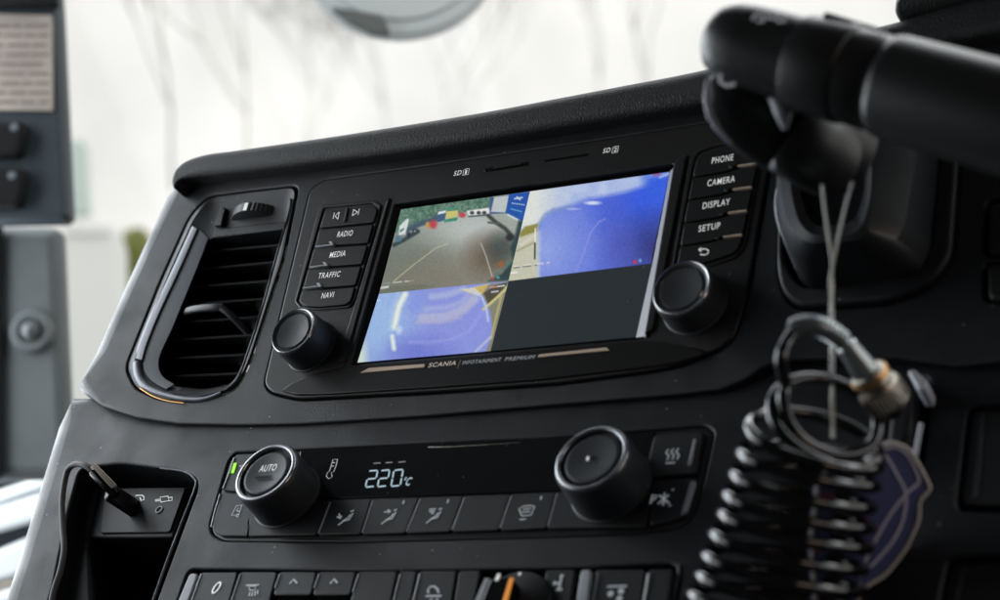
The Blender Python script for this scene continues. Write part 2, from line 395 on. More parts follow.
# outside mirror at the top of the frame
mr = thing('outside_mirror', 'round pale grey mirror seen through the windscreen top', 'mirror', D(400, -20, 1.75))
fr3 = Frame(D(400, -25, 1.75), RT, UP+FW*.5)
R_ = 1.75/F_PX
def ell_pts(cx, cy, rx, ry, n_=40): return [(cx+rx*math.cos(2*math.pi*k/n_), cy+ry*math.sin(2*math.pi*k/n_)) for k in range(n_)]
plate('housing', fr3, ell_pts(0, 22*R_, 97*R_, 95*R_), -.010, 0, .006, M['mirror'], mr, n=6)
plate('glass', fr3, ell_pts(0, 24*R_, 82*R_, 80*R_), -.002, .003, .002, M['mirror'], mr)  # pale diffuse colour stands in for the sky reflected in the mirror
plate('bracket', fr3, rounded(pxs(fr3, [(331,12),(384,20),(391,39),(374,38),(350,27)]), .004), .002, .010, .003, M['olive'], mr)

# pillar and its panel, left
pd = 1.55; fp = Frame(D(35, 300, pd), RT, Vector((0,0,1)))
pl = thing('door_pillar', 'grey blurred cab pillar with a round bolt cap, below the slate panel', 'pillar', D(35, 480, pd))
plate('pillar_body', fp, rounded(pxs(fp, [(-40,224),(60,226),(71,478),(-40,482)]), .01), -.02, 0, .012, M['pillar'], pl)
plate('seal_strip', fp, rounded(pxs(fp, [(-5,222),(3,222),(4,478),(-5,478)]), .002), 0, .006, .002, M['black'], pl)
u, v = fp.P(33, 332); r_ = pd/F_PX
lathe('bolt_cap', fp, u, v, 0, [(22*r_,0),(22*r_,.004),(19*r_,.008),(13*r_,.008),(11*r_,.005),(9*r_,.006),(8*r_,.012),(5*r_,.014),(0.0001,.015)], M['pillar'], pl)
pp = thing('switch_panel', 'dark slate panel on the pillar with a pinned card and two rocker switches', 'panel', D(35, 220, pd-.03))
fq = Frame(D(35, 110, pd-.03), RT, Vector((0,0,1)))
plate('panel_body', fq, rounded(pxs(fq, [(-50,-20),(58,-20),(60,10),(70,216),(64,221),(-50,223)]), .006), -.02, 0, .008, M['doorpanel'], pp)
plate('panel_header', fq, rounded(pxs(fq, [(-50,-30),(58,-30),(60,9),(-50,9)]), .004), 0, .014, .005, M['black'], pp)
for y0, y1, dot in ((124,160,(18,131)), (170,210,(16,179))):
    s_ = plate('rocker_switch', fq, rounded(pxs(fq, [(-20,y0),(27,y0),(30,y0+12),(24,y1),(-20,y1)]), .006), 0, .012, .005, M['black'], pp)
    u, v = fq.P(*dot); lathe('light_dot', fq, u, v, .0125, [(4*r_,0),(3.6*r_,.0004),(.0001,.0005)], M['sw_dot'], s_, 20)  # pale dot painted as a glossy highlight on the switch
pc = plate('paper_card', fq, rounded(pxs(fq, [(-30,14),(53,16),(54,112),(-30,111)]), .002), .001, .003, .0008, M['paper'], None)
tag(pc, 'beige printed card fixed on the slate panel, top left', 'card')
V = []; Fc = []
L_ = []
for i in range(9):
    yy = 26+i*9.5; x = -20
    while x < 46:
        e = min(48, x+random.uniform(8, 26)); L_.append([(x, yy), (e, yy)]); x = e+random.uniform(2, 5)
org = pc
strokes('lettering', fq, L_, .0022, .0036, M['papline'], org)
# ribbed ledge, lower left
lg = thing('ribbed_ledge', 'pale ribbed ledge with dark gaps beyond the dashboard corner, lower left', 'ledge', D(20, 560, 1.62))
fl = Frame(D(20, 530, 1.62), (RT+UP*.32), UP)
def slab(nm, pts, w0, w1, m): return plate(nm, fl, rounded(pxs(fl, pts), .004), w0, w1, .005, m, lg)
slab('rib', [(-30,500),(70,468),(70,480),(-30,514)], -.05, .004, M['ledge'])
slab('rib', [(-30,516),(70,484),(70,512),(-30,540)], -.05, .008, M['ledge'])
slab('rib', [(-30,562),(70,520),(70,560),(-30,590)], -.05, .006, M['ledge'])
slab('trim_strip', [(-30,591),(70,561),(70,568),(-30,598)], -.05, .002, M['usbmetal'])
slab('rib', [(-30,600),(70,570),(70,640),(-30,640)], -.05, .006, M['ledge'])
slab('backing', [(-40,480),(80,450),(80,650),(-40,650)], -.07, -.03, M['doorpanel'])

# ================================================================== DASHBOARD
dash = thing('dashboard', 'black lorry dashboard with a padded top filling the picture', 'dashboard', B.W(400, 640, -.02))
# infotainment outline, vent outline, column opening
UNIT = [(324,181),(430,166.5),(630,136.5),(772,113),(776,130),(768,177),(750,284),(740,322),(734,338),(722,349),(700,358),(680,366),(655,371),(560,383.5),(440,392),(340,397.5),(300,399.5),(272,393),(265,384),(311,191)]
UNITR = [.006,.0,.0,.006,0,0,0,.004,.003,.004,.004,.004,.004,0,0,0,.004,.004,.004,.005]
unit_uv = ccw(rounded(pxs(A, UNIT), .0045))
L0 = [(208,196),(250,190.5),(299,185),(284,260),(250,364),(237,390),(200,402),(160,400),(135,389),(125,368),(160,281),(190,215)]
L0a = [(210.5,199),(250,193.6),(296.5,188.5),(282,260.5),(248.4,364),(235.6,388),(200,397),(163,394),(142,384),(133,366),(165,284),(194,219)]
L1 = [(212,203),(250,199),(290,196),(277,262),(245,364),(232,385),(200,394),(168,390),(151,380),(143,364),(172,288),(199,226)]
L3 = [(211,236),(250,231),(285,226),(271,280),(243,366),(231,385),(205,390.5),(175,387),(161,381),(157,366),(180,308),(198,262)]
def vloop(pts, w): return rounded(pxs(A, pts, w), .006, 5)
vent_uv = ccw(vloop(L0, 0))
COL = [(786,150),(962,130),(960,170),(954,257),(943,275),(926,291),(890,305),(800,311),(784,298),(778,274),(779,200)]
col_uv = ccw(rounded(pxs(A, COL), .006))
RS1 = [(985,200),(1060,190),(1055,255),(983,258)]
RS2 = [(983,262),(1055,258),(1050,305),(984,303)]
SEAM = [(83,392),(90,398),(100,405),(135,417),(177,423.5),(240,425),(300,424),(425,416),(557,404.5),(673,395),(720,390),(745,380),(763,367),(785,360),(840,358.5),(895,358),(954,366),(1000,362),(1080,355)]
LEFT_UP = [(102,366),(130,302),(149,260),(176,202)]
TOPE = [(186,174),(300,155),(444,133),(582,108),(720,84),(870,48),(1080,-10)]
up_px = SEAM + list(reversed(TOPE)) + list(reversed(LEFT_UP))
up_uv = [A.P(x, y, -.016 if i >= len(SEAM)+len(TOPE) else (-.008 if i < 2 else 0)) for i, (x, y) in enumerate(up_px)]; bv = []
for i, p in enumerate(up_px):
    if i < len(SEAM): bv.append(.0012 if i > 2 else [.0075,.006,.002][i])
    elif i < len(SEAM)+len(TOPE): bv.append(.004)
    else: bv.append(.017)
if area(up_uv) < 0: up_uv.reverse(); bv.reverse()
plate('upper_fascia', A, up_uv, -.12, 0, bv, M['dash'], dash,
      holes=[inset(unit_uv, -.0005), vent_uv, col_uv, rounded(pxs(A, RS1), .004), rounded(pxs(A, RS2), .004)], hole_w=-.012, hole_bev=.0012, n=8)
# padded top
PD = [(178,192,3),(176,186,4),(178,176,6),(184,167.5,8),(194,160.5,10),(212,154.5,12),(235,151,13),(260,147,14),(350,133.5,15),(480,112.5,15),(560,97.5,15),(628,84.5,15),(700,70.5,15),(785,49.5,15),(870,28.5,15),(910,18.5,15),(1090,-30,15),
      (1100,12,8),(986,39,8),(952,46,8),(870,68,8),(790,88,8),(720,104,8),(582,126,8),(444,149,8),(300,167.5,8),(230,175.5,7),(200,180,5),(186,184,3),(181,190,3)]
pdc = catmull([(x, y, b_) for x, y, b_ in PD], 4)
pp_ = [A.P(x, y, .005) for x, y, b_ in pdc]; pbv = [max(2.5, b_)*.00058 for x, y, b_ in pdc]
if area(pp_) < 0: pp_.reverse(); pbv.reverse()
plate('padded_top', A, pp_, -.13, .010, pbv, M['leather'], dash, n=8, angle=60)
# instrument hood
plate('instrument_hood', A, rounded(pxs(A, [(897,21),(898,8),(908,-12),(1090,-60),(1090,-20),(960,10),(930,16)], .005), .008), -.10, .016, .010, M['leather'], dash, n=6)

# lower fascia
CLIM = [(234,451),(300,448),(420,442),(550,436),(650,428),(704,423.5),(712,430),(706,458),(694,508),(688,518),(676,526),(640,530),(550,534),(350,539),(222,538),(211,532),(209,522),(228,458)]
clim_uv = ccw(rounded(pxs(B, CLIM), .003))
POCK = [(78,466),(120,461),(181,469),(195,477),(196,487),(152,606),(140,660),(30,660),(52,580),(66,510)]
pock_uv = ccw(rounded(pxs(B, POCK), .006))
SWR = [(187,567),(370,569),(570,566),(665,561),(678,562),(681,572),(674,606),(664,660),(155,660),(174,604)]
sw_uv = ccw(rounded(pxs(B, SWR), .004))
RB1 = [(966,404),(1060,396),(1060,512),(958,508),(954,500)]
RB2 = [(946,556),(1060,550),(1060,660),(925,660)]
HK = [(893,376),(925,372),(931,384),(921,470),(905,500),(880,500)]
low_px = [(52,660),(-2,640),(22,597),(52,500),(78,413),(88,404),(120,398),(1090,330),(1090,700),(400,720)]
low_px = [(2,640),(18,590),(42,510),(64,440),(78,400)] + [(100,398),(180,412),(425,408),(673,386),(760,362),(895,350),(1090,345)] + [(1090,720),(400,740),(-10,740)]
lbv = [.018,.018,.018,.017,.008]+[.001]*7+[.001]*3
low_uv = [B.P(x, y, -.017 if i < 4 else (-.008 if i == 4 else -.0015)) for i, (x, y) in enumerate(low_px)]
if area(low_uv) < 0: low_uv.reverse(); lbv.reverse()
plate('lower_fascia', B, low_uv, -.12, -.0015, lbv, M['lower'], dash,
      holes=[inset(clim_uv, -.0004), pock_uv, sw_uv, rounded(pxs(B, RB1), .004), rounded(pxs(B, RB2), .004), rounded(pxs(B, HK), .003)],
      hole_w=[-.012, -.07, -.012, -.02, -.02, -.05], hole_bev=.0014, n=8)
def backing(nm, fr, pts, w): 
    p = ccw(inset(ccw(pts), -.002)); return mesh(nm, [fr.L(u, v, w) for u, v in p], [tuple(range(len(p)))], M['black'], dash, False)
backing('pocket_back', B, pock_uv, -.069); backing('slot_back', B, rounded(pxs(B, HK), .003), -.049)
backing('switch_bay_back', B, sw_uv, -.0115); backing('climate_bay_back', B, clim_uv, -.0115)
backing('unit_bay_back', A, unit_uv, -.0115); backing('column_bay_back', A, col_uv, -.0115)
for q in (RB1, RB2): backing('switch_bay_back', B, rounded(pxs(B, q), .004), -.0195)
for q in (RS1, RS2): backing('switch_bay_back', A, rounded(pxs(A, q), .004), -.0115)

# ================================================================== AIR VENT
vent = thing('air_vent', 'left air vent with black slats and a bright curved trim', 'air vent', A.W(205, 395, 0))
ins = inset(vent_uv, .0004)
loops = []
for pts, w in ((L0, -.010), (L0, -.0004), (L0a, .0006), (L0a, .0007), (L1, -.0012), (L3, -.0022), (L3, -.034)):
    lp = rounded(pxs(A, pts, 0 if w > -.002 else w), .006, 6)
    if pts is L0: lp = lp if area(lp) > 0 else lp; c_ = Vector(A.P(205, 300)); lp = [tuple(Vector(q)+(c_-Vector(q)).normalized()*.0009) for q in lp]
    loops.append([A.L(u, v, w) for u, v in lp])
loft('vent_frame', loops, M['dash'], vent, angle=50)
lp = rounded(pxs(A, L3, -.034), .006, 6); mesh('vent_back', [A.L(u, v, -.033) for u, v in lp], [tuple(range(len(lp)))], M['black'], vent, False)
SL = [((208,250.4),(281,244)),((202,268.2),(276,261)),((192,286),(270,280)),((183,303.6),(264,298)),((174,322),(259,316)),((168,339.6),(254,334)),((162,358),(248,353.6)),((160,376),(241,372.5))]
for a, b_ in SL:
    (u0, v0), (u1, v1) = A.P(*a, -.008), A.P(*b_, -.008); th = .0013; u0 -= .003; u1 += .002
    V = []
    for (u, v) in ((u0, v0), (u1, v1)):
        V += [A.L(u, v-th/2, -.0088), A.L(u, v, -.0080), A.L(u, v+th/2, -.0088), A.L(u, v+.007, -.030), A.L(u, v+.0055, -.030)]
    mesh('slat', V, [(0,5,6,1),(1,6,7,2),(2,7,8,3),(3,8,9,4),(4,9,5,0),(0,1,2,3,4),(9,8,7,6,5)], M['slat'], vent, True, 50)
la = [(199.5,230),(184,262),(169,296),(154,330),(145,354),(144,369),(152,381),(166,389)]
lb = [(208,238),(199,262),(186,294),(172,328),(160,354),(158.5,367),(163,377),(174,384)]
loft('side_panel', [[A.W(x, y, w) for x, y in catmull(l_, 4, False)] for l_, w in ((la, -.0004), ([(a_[0]*.5+b_[0]*.5, a_[1]*.5+b_[1]*.5) for a_, b_ in zip(la, lb)], -.0006), (lb, -.0012))], M['sidegrey'], vent, closed=False, angle=60)
# bright trim on the left and bottom of the vent
tr = [(195,226),(176,268),(154,314),(141,344),(137,362),(139,377),(147,387),(163,394),(185,399),(205,399),(222,393)]
wd = [.0013,.0019,.0022,.0025,.0026,.0024,.0018,.0014,.0012,.0011,.0009]
pth = catmull([A.P(x, y) for x, y in tr], 5, False); L_ = []
for i, p in enumerate(pth):
    a = Vector(pth[max(0, i-1)]); b_ = Vector(pth[min(len(pth)-1, i+1)]); d = (b_-a).normalized(); n_ = Vector((-d.y, d.x)); h = wd[min(len(wd)-1, i//5)]
    P_ = Vector(p); row = []
    for k in range(7):
        a_ = math.pi*k/6; q = P_ + n_*h*math.cos(a_); row.append(A.L(q.x, q.y, -.0010+.0024*math.sin(a_)**.6))
    L_.append(row)
loft('lower_trim', L_[20:], M['trim'], vent, closed=False, angle=60)
sa = catmull([(191.5,226),(173,266),(151,312),(138.5,343),(134.8,358)], 6, False); sb = catmull([(197.5,229),(180.5,268),(160,312),(147,344),(142.5,360)], 6, False)
strip_rows = []
for w_, f_ in ((-.0014,0),(.0002,.03),(.0006,.12),(.0007,.5),(.0006,.88),(.0002,.97),(-.0014,1)): strip_rows.append([A.W(a_[0]*(1-f_)+b_[0]*f_, a_[1]*(1-f_)+b_[1]*f_, w_) for a_, b_ in zip(sa, sb)])
loft('silver_strip', strip_rows, M['silver'], vent, closed=False, angle=60)
rl_ = catmull([A.W(x, y, .0003) for x, y in ((291,199),(289,213),(276,258),(261,312),(243,366),(236,381),(227,389))], 6, False)
tube('rim_line', rl_, .0006, M['knob'], vent, 8)
tube('amber_reflection', catmull([A.W(x, y, .0006) for x, y in ((140,388),(152,395.6),(166,400.4),(184,403))], 5, False), .00035, M['brass'], vent, 6)  # thin brass tube stands in for a warm reflection on the trim
plate('shelf_bar', A, rounded(pxs(A, [(214,228.5),(286,220.5),(284,229),(212,237.5)], -.001), .0008), -.02, -.0012, .0010, M['dash'], vent)
# thumb wheel and its opening
wo = rounded(pxs(A, [(217,211),(279,200),(284,222),(213,229)], -.006), .002, 4)
mesh('wheel_opening', [A.L(u, v, -.0058) for u, v in ccw(wo)], [tuple(range(len(wo)))], M['black'], vent, False)
cu, cv = A.P(251, 211.5, 0); R0 = .0185; V = []; Fc = []; ns = 96
for j, (dv, rr) in enumerate(((-.0032,.93),(-.0026,1),(.0026,1),(.0032,.93))):
    for k in range(ns):
        a = 2*math.pi*k/ns; kn = 1 - (.022 if (k % 2 and (k < 22 or k > 70)) else 0); V.append(A.L(cu+R0*rr*kn*math.cos(a), cv+dv+.05*R0*math.cos(a)*0, -.0135+R0*rr*kn*math.sin(a)))
for j in range(3):
    for k in range(ns): Fc.append((j*ns+k, (j+1)*ns+k, (j+1)*ns+(k+1)%ns, j*ns+(k+1)%ns))
Fc += [tuple(range(ns)), tuple(reversed([3*ns+k for k in range(ns)]))]
wh = mesh('thumb_wheel', V, Fc, M['slat'], vent, True, 30)
box('wheel_mark', A, cu-.0012, cu+.0012, cv-.0024, cv+.0024, .0041, .0050, M['ink'], wh)
plate('wheel_post', A, rounded(pxs(A, [(222,207),(226,208),(222,226),(214,226)]), .001), -.006, .0008, .0006, M['dash'], vent)
tabp = [A.W(185,315,-.006), A.W(188,311,-.002), A.W(200,308.5,.001), A.W(214,307.5,.002), A.W(223,307.5,.001)]
tube('vane_tab', catmull(tabp, 4, False), [.0016]*4+[.0022]*13, M['knob'], vent, 12, .8)
tube('vane_tab', catmull([A.W(222,308,.001), A.W(232,316,-.002), A.W(250,335,-.011)], 4, False), .0020, M['knob'], vent, 10)

# ================================================================== INFOTAINMENT UNIT
unit = thing('infotainment_unit', 'infotainment unit with a lit camera screen, two knobs and label buttons', 'infotainment unit', A.W(500, 385, 0))
SCR = [(396,205.5),(674,165),(676,170),(652,338),(640,340.5),(353,366),(352,362)]
scr_uv = ccw(rounded(pxs(A, SCR), .001))
plate('bezel', A, unit_uv, -.010, .0012, .0011, M['unit'], unit, holes=[scr_uv], hole_w=-.0020, hole_bev=.0005)
mesh('screen_surround', [A.L(u, v, -.0016) for u, v in scr_uv], [tuple(range(len(scr_uv)))], M['gloss'], unit, False)
# --- picture painting helpers (a screen is flat print): colours in photo values
def lin(c): c = np.asarray(c, float)/255; return np.where(c <= .04045, c/12.92, ((c+.055)/1.055)**2.4)
def smooth(d, s): return np.clip(.5-d/s, 0, 1)
def blob(X_, Y_, cx, cy, rx, ry, s=.6): return smooth(np.hypot((X_-cx)/rx, (Y_-cy)/ry)-1, s)
def segm(X_, Y_, pts, wd_, s=1.0):
    m_ = np.zeros_like(X_)
    for (x0, y0), (x1, y1) in zip(pts, pts[1:]):
        dx, dy = x1-x0, y1-y0; t = np.clip(((X_-x0)*dx+(Y_-y0)*dy)/(dx*dx+dy*dy+1e-9), 0, 1)
        m_ = np.maximum(m_, smooth(np.hypot(X_-x0-t*dx, Y_-y0-t*dy)-wd_/2, s))
    return m_
def polym(X_, Y_, pts, s=1.0):
    ins_ = np.zeros(X_.shape, bool); d = np.full(X_.shape, 1e9); n_ = len(pts)
    for i in range(n_):
        x0, y0 = pts[i]; x1, y1 = pts[(i+1) % n_]
        c_ = ((y0 > Y_) != (y1 > Y_)) & (X_ < (x1-x0)*(Y_-y0)/((y1-y0) or 1e-9)+x0); ins_ ^= c_
        dx, dy = x1-x0, y1-y0; t = np.clip(((X_-x0)*dx+(Y_-y0)*dy)/(dx*dx+dy*dy+1e-9), 0, 1)
        d = np.minimum(d, np.hypot(X_-x0-t*dx, Y_-y0-t*dy))
    return smooth(np.where(ins_, -d, d), s)
def vnoise(X_, Y_, sc, seed=0):
    r = np.random.default_rng(seed).random((64, 64)); x = X_/sc+100; y = Y_/sc+100
    xi, yi = np.floor(x).astype(int), np.floor(y).astype(int); fx, fy = x-xi, y-yi; fx = fx*fx*(3-2*fx); fy = fy*fy*(3-2*fy)
    g_ = lambda a, b: r[a % 64, b % 64]
    return (g_(xi,yi)*(1-fx)+g_(xi+1,yi)*fx)*(1-fy)+(g_(xi,yi+1)*(1-fx)+g_(xi+1,yi+1)*fx)*fy
class Pic:
    def __init__(s, X_, Y_, base): s.X, s.Y = X_, Y_; s.c = np.ones(X_.shape+(3,))*np.asarray(base, float)
    def put(s, m_, col): s.c += (np.asarray(col, float)-s.c)*np.clip(m_, 0, 1)[..., None]
    def poly(s, pts, col, k=1, a=1): s.put(a*polym(s.X, s.Y, pts, k), col)
    def seg(s, pts, w_, col, k=1, a=1): s.put(a*segm(s.X, s.Y, pts, w_, k), col)
    def blob(s, cx, cy, rx, ry, col, k=.8, a=1): s.put(a*blob(s.X, s.Y, cx, cy, rx, ry, k), col)
def pane(name, quad, paint, nx=260, ny=190, label=None):
    TLq, TRq, BRq, BLq = [Vector(A.P(x, y, -.0012)) for x, y in quad]
    V = []; XY = []
    for j in range(ny+1):
        for i in range(nx+1):
            s_, t_ = i/nx, j/ny; q = (TLq*(1-s_)+TRq*s_)*(1-t_)+(BLq*(1-s_)+BRq*s_)*t_; V.append(A.L(q.x, q.y, -.0012))
    Fc = [(j*(nx+1)+i, (j+1)*(nx+1)+i, (j+1)*(nx+1)+i+1, j*(nx+1)+i+1) for j in range(ny) for i in range(nx)]
    o = mesh(name, V, Fc, M['pic'], unit, False)
    p = np.array([[x.dot(RT)/x.dot(FW)*F_PX+500, 300-x.dot(UP)/x.dot(FW)*F_PX] for x in (v-CAM for v in V)])
    Xp, Yp = p[:,0], p[:,1]
    pc_ = paint(Xp, Yp); pc_.c = pc_.c*.86 + pc_.c.mean(axis=-1, keepdims=True)*.08 + 8; c_ = np.clip(pc_.c + (rng.random((len(V), 1))-.5)*16 + (rng.random((len(V), 3))-.5)*12 + ((vnoise(Xp, Yp, 2.0, 9)-.5)*5)[:, None], 0, 255)
    col = np.ones((len(V), 4)); col[:, :3] = lin(c_)
    a = o.data.color_attributes.new('pic', 'FLOAT_COLOR', 'POINT'); a.data.foreach_set('color', col.ravel().astype(np.float32))
    if label: o['label'] = label
    return o
def T(ox, oy, k): return lambda pts: [(ox+x/k, oy+y/k) for x, y in pts]
def paint1(X_, Y_):
    z = T(385, 185, 6.667); Z = lambda x, y: (385+x/6.667, 185+y/6.667); k = 1/6.667
    p = Pic(X_, Y_, (150,154,143))
    p.blob(*Z(120,560), 45, 34, (112,122,112), 1.2); p.blob(*Z(600,260), 42, 20, (178,186,182), 1.6); p.blob(*Z(560,300), 20, 8, (190,198,196), 1.6, .6)
    p.blob(*Z(350,640), 50, 24, (126,120,104), 1.2, .8); p.blob(*Z(690,480), 20, 20, (104,88,72), 1.2, .85); p.blob(*Z(780,420), 14, 14, (60,70,70), 1.2, .8)
    n_ = vnoise(X_, Y_, 2.2, 1)
    m_ = polym(X_, Y_, z([(60,120),(720,60),(705,160),(540,180),(330,222),(150,280),(20,340)]), 2)
    p.put(m_, (84,122,104)); p.put(m_*np.clip(n_*2-1, 0, 1)*.7, (130,160,140)); p.put(m_*np.clip(1-n_*2.2, 0, 1)*.6, (44,84,66))
    p.seg(z([(120,310),(230,262),(345,222)]), 5, (62,86,104), 2)
    p.seg(z([(60,400),(120,370),(220,310)]), 4, (50,66,70), 2)
    p.poly(z([(95,275),(150,222),(160,232),(152,270),(135,328),(92,335)]), (212,224,220), 1.2); p.poly(z([(100,300),(130,285),(125,300),(100,318)]), (90,120,130), 1)
    p.blob(*Z(90,360), 3, 3, (70,120,140)); p.blob(*Z(160,332), 2.3, 2.6, (36,46,56)); p.blob(*Z(200,308), 2.8, 2.8, (40,50,58)); p.blob(*Z(200,308), 1.3, 1.3, (120,130,130))
    p.blob(*Z(285,268), 2.2, 3.4, (200,150,70)); p.blob(*Z(322,262), 3.6, 4.2, (196,58,70), .9)
    p.poly(z([(350,190),(405,170),(400,235),(345,250)]), (60,90,130), 1.2); p.poly(z([(355,180),(408,168),(404,186),(352,198)]), (225,230,232), 1)
    p.poly(z([(410,176),(488,168),(484,215),(405,228)]), (205,196,110), 1.2); p.poly(z([(395,232),(488,214),(478,238),(395,250)]), (50,140,112), 1.2)
    p.seg(z([(400,165),(480,152)]), 1.6, (60,150,120)); p.blob(*Z(515,200), 3.4, 2.6, (196,60,72), .9)
    p.poly(z([(545,172),(692,152),(694,192),(560,206)]), (232,232,230), 1.2)
    for a_ in (580, 625, 662): p.blob(*Z(a_, 186), 2.2, 1.8, (60,66,74), .8)
    p.seg(z([(560,210),(690,200)]), 1.6, (80,90,94), 1)
    p.poly(z([(700,85),(832,66),(812,190),(700,196)]), (58,84,140), 1.2); p.poly(z([(728,82),(828,70),(802,184),(706,180)]), (190,198,198), 1.2)
    p.poly(z([(826,62),(1000,40),(935,250),(806,195)]), (22,78,176), 1.2)
    for q in ([(865,92),(915,84)], [(880,80),(900,98)]): p.seg(z(q), 1.4, (215,225,235), 1.2)
    for a_ in range(6): p.blob(*Z(850+a_*15, 122+a_*2), .8, .7, (190,205,230), 1)
    p.seg(z([(840,160),(910,178)]), 1.1, (120,200,225), 1.2, .8)
    p.poly(z([(700,196),(812,190),(885,230),(880,300),(800,280),(740,235)]), (160,168,160), 2)
    p.seg(z([(690,205),(740,250),(800,290),(850,345)]), 4, (58,66,62), 2); p.seg(z([(690,250),(760,258)]), 2, (80,88,84), 1.5); p.blob(*Z(832,350), 4, 3.6, (36,42,42), .8)
    p.seg(z([(820,200),(890,235)]), 2, (200,214,216), 1.5)
    p.poly(z([(890,235),(930,240),(830,640),(690,640),(780,590),(850,500),(835,420),(868,330)]), (42,64,66), 3)
    p.blob(*Z(775,530), 3, 3.6, (150,90,50), .8); p.seg(z([(735,600),(850,510)]), 1.6, (70,120,116), 1.2)
    p.seg(z([(60,640),(200,525),(340,420),(420,390)]), 1.0, (196,190,158), 1.0, .8); p.seg(z([(640,390),(672,470),(715,610)]), 1.2, (188,196,190), 1.2, .8)
    z3 = T(345, 275, 5.556)
    for a_ in range(14):
        if a_ % 5 != 3: p.seg(z3([(215+a_*13, 47-a_*1.2), (224+a_*13, 46-a_*1.2)]), .9, (225,225,215) if 3 < a_ < 11 else (150,160,150), .9, .9)
    p.poly(z3([(170,70),(420,50),(500,60),(300,110),(160,120)]), (92,100,84), 3, .5); p.seg(z3([(200,72),(238,66)]), 2.2, (205,210,205), 1.2)
    p.blob(345+822/5.556, 275+20/5.556, 1.5, 1.2, (200,50,66)); p.blob(345+850/5.556, 275+14/5.556, 1.7, 1.5, (60,160,150))
    return p
def paint2(X_, Y_):
    z = T(505, 165, 5); Z = lambda x, y: (505+x/5, 165+y/5)
    p = Pic(X_, Y_, (80,104,226)); n_ = vnoise(X_, Y_, 12, 3); n2 = vnoise(X_, Y_, 4, 5)
    p.blob(*Z(200,420), 36, 44, (142,162,238), 1.9); p.blob(*Z(720,200), 40, 30, (44,86,238), 1.4); p.blob(*Z(770,420), 30, 28, (44,50,130), 1.5)
    p.blob(*Z(560,420), 16, 40, (74,84,190), 1.4, .6); p.put((n_-.4)*.12, (120,136,240))
    sky = [(60,120),(840,20),(815,52),(740,70),(700,105),(600,135),(500,155),(420,165),(330,200),(240,222),(205,245),(160,300),(60,330)]
    m_ = polym(X_, Y_, z(sky), 6); p.put(m_, (168,188,236)); p.put(m_*np.clip(vnoise(X_, Y_, 9, 5)*1.6-.5, 0, 1)*.45, (214,224,244))
    p.put(m_*smooth((X_-555), 40), (226,230,224)); p.poly(z([(690,50),(840,30),(820,200),(700,140)]), (40,90,236), 12, .8)
    p.seg(z([(165,310),(200,250),(240,228),(330,210)]), 3, (110,140,200), 4, .8); p.blob(*Z(438,190), 7.5, 1.8, (214,222,250), 1); p.blob(*Z(340,220), 6, 1, (170,180,246), 1.5)
    p.poly(z([(0,600),(78,325),(165,300),(172,560)]), (200,200,176), 2); p.poly(z([(75,340),(100,308),(165,292),(160,332),(75,362)]), (146,138,64), 2)
    p.seg(z([(80,400),(150,352)]), 2.5, (216,212,190), 2); p.seg(z([(60,430),(150,385)]), 1.5, (160,156,120), 2)
    p.seg(z([(152,318),(150,385)]), 1.4, (236,236,226), 1); p.seg(z([(150,392),(149,468)]), 1.6, (52,56,70), 1); p.seg(z([(172,340),(166,560)]), 3, (180,196,226), 4, .8)
    p.seg(z([(358,528),(392,440),(432,330),(470,285),(500,270)]), 1.3, (142,146,232), 1.6, .8)
    for a_ in range(12):
        if a_ % 4 != 2: p.seg(z([(45+a_*15, 514-a_*1.8), (55+a_*15, 513-a_*1.8)]), 1.2, (110,110,110) if a_ < 8 else (170,175,215), 1); p.seg(z([(45+a_*15, 508-a_*1.8), (56+a_*15, 507-a_*1.8)]), .8, (235,235,230), .8)
    p.seg(z([(30,540),(60,536)]), 1.6, (240,240,235), 1)
    p.blob(*Z(650,485), 2.0, 1.7, (225,36,70)); p.blob(*Z(676,478), 1.5, 1.8, (90,170,235))
    p.seg(z([(745,50),(775,47)]), 1.4, (190,60,110), 1); p.seg(z([(775,62),(818,44)]), 2, (214,220,246), 2, .7)
    return p
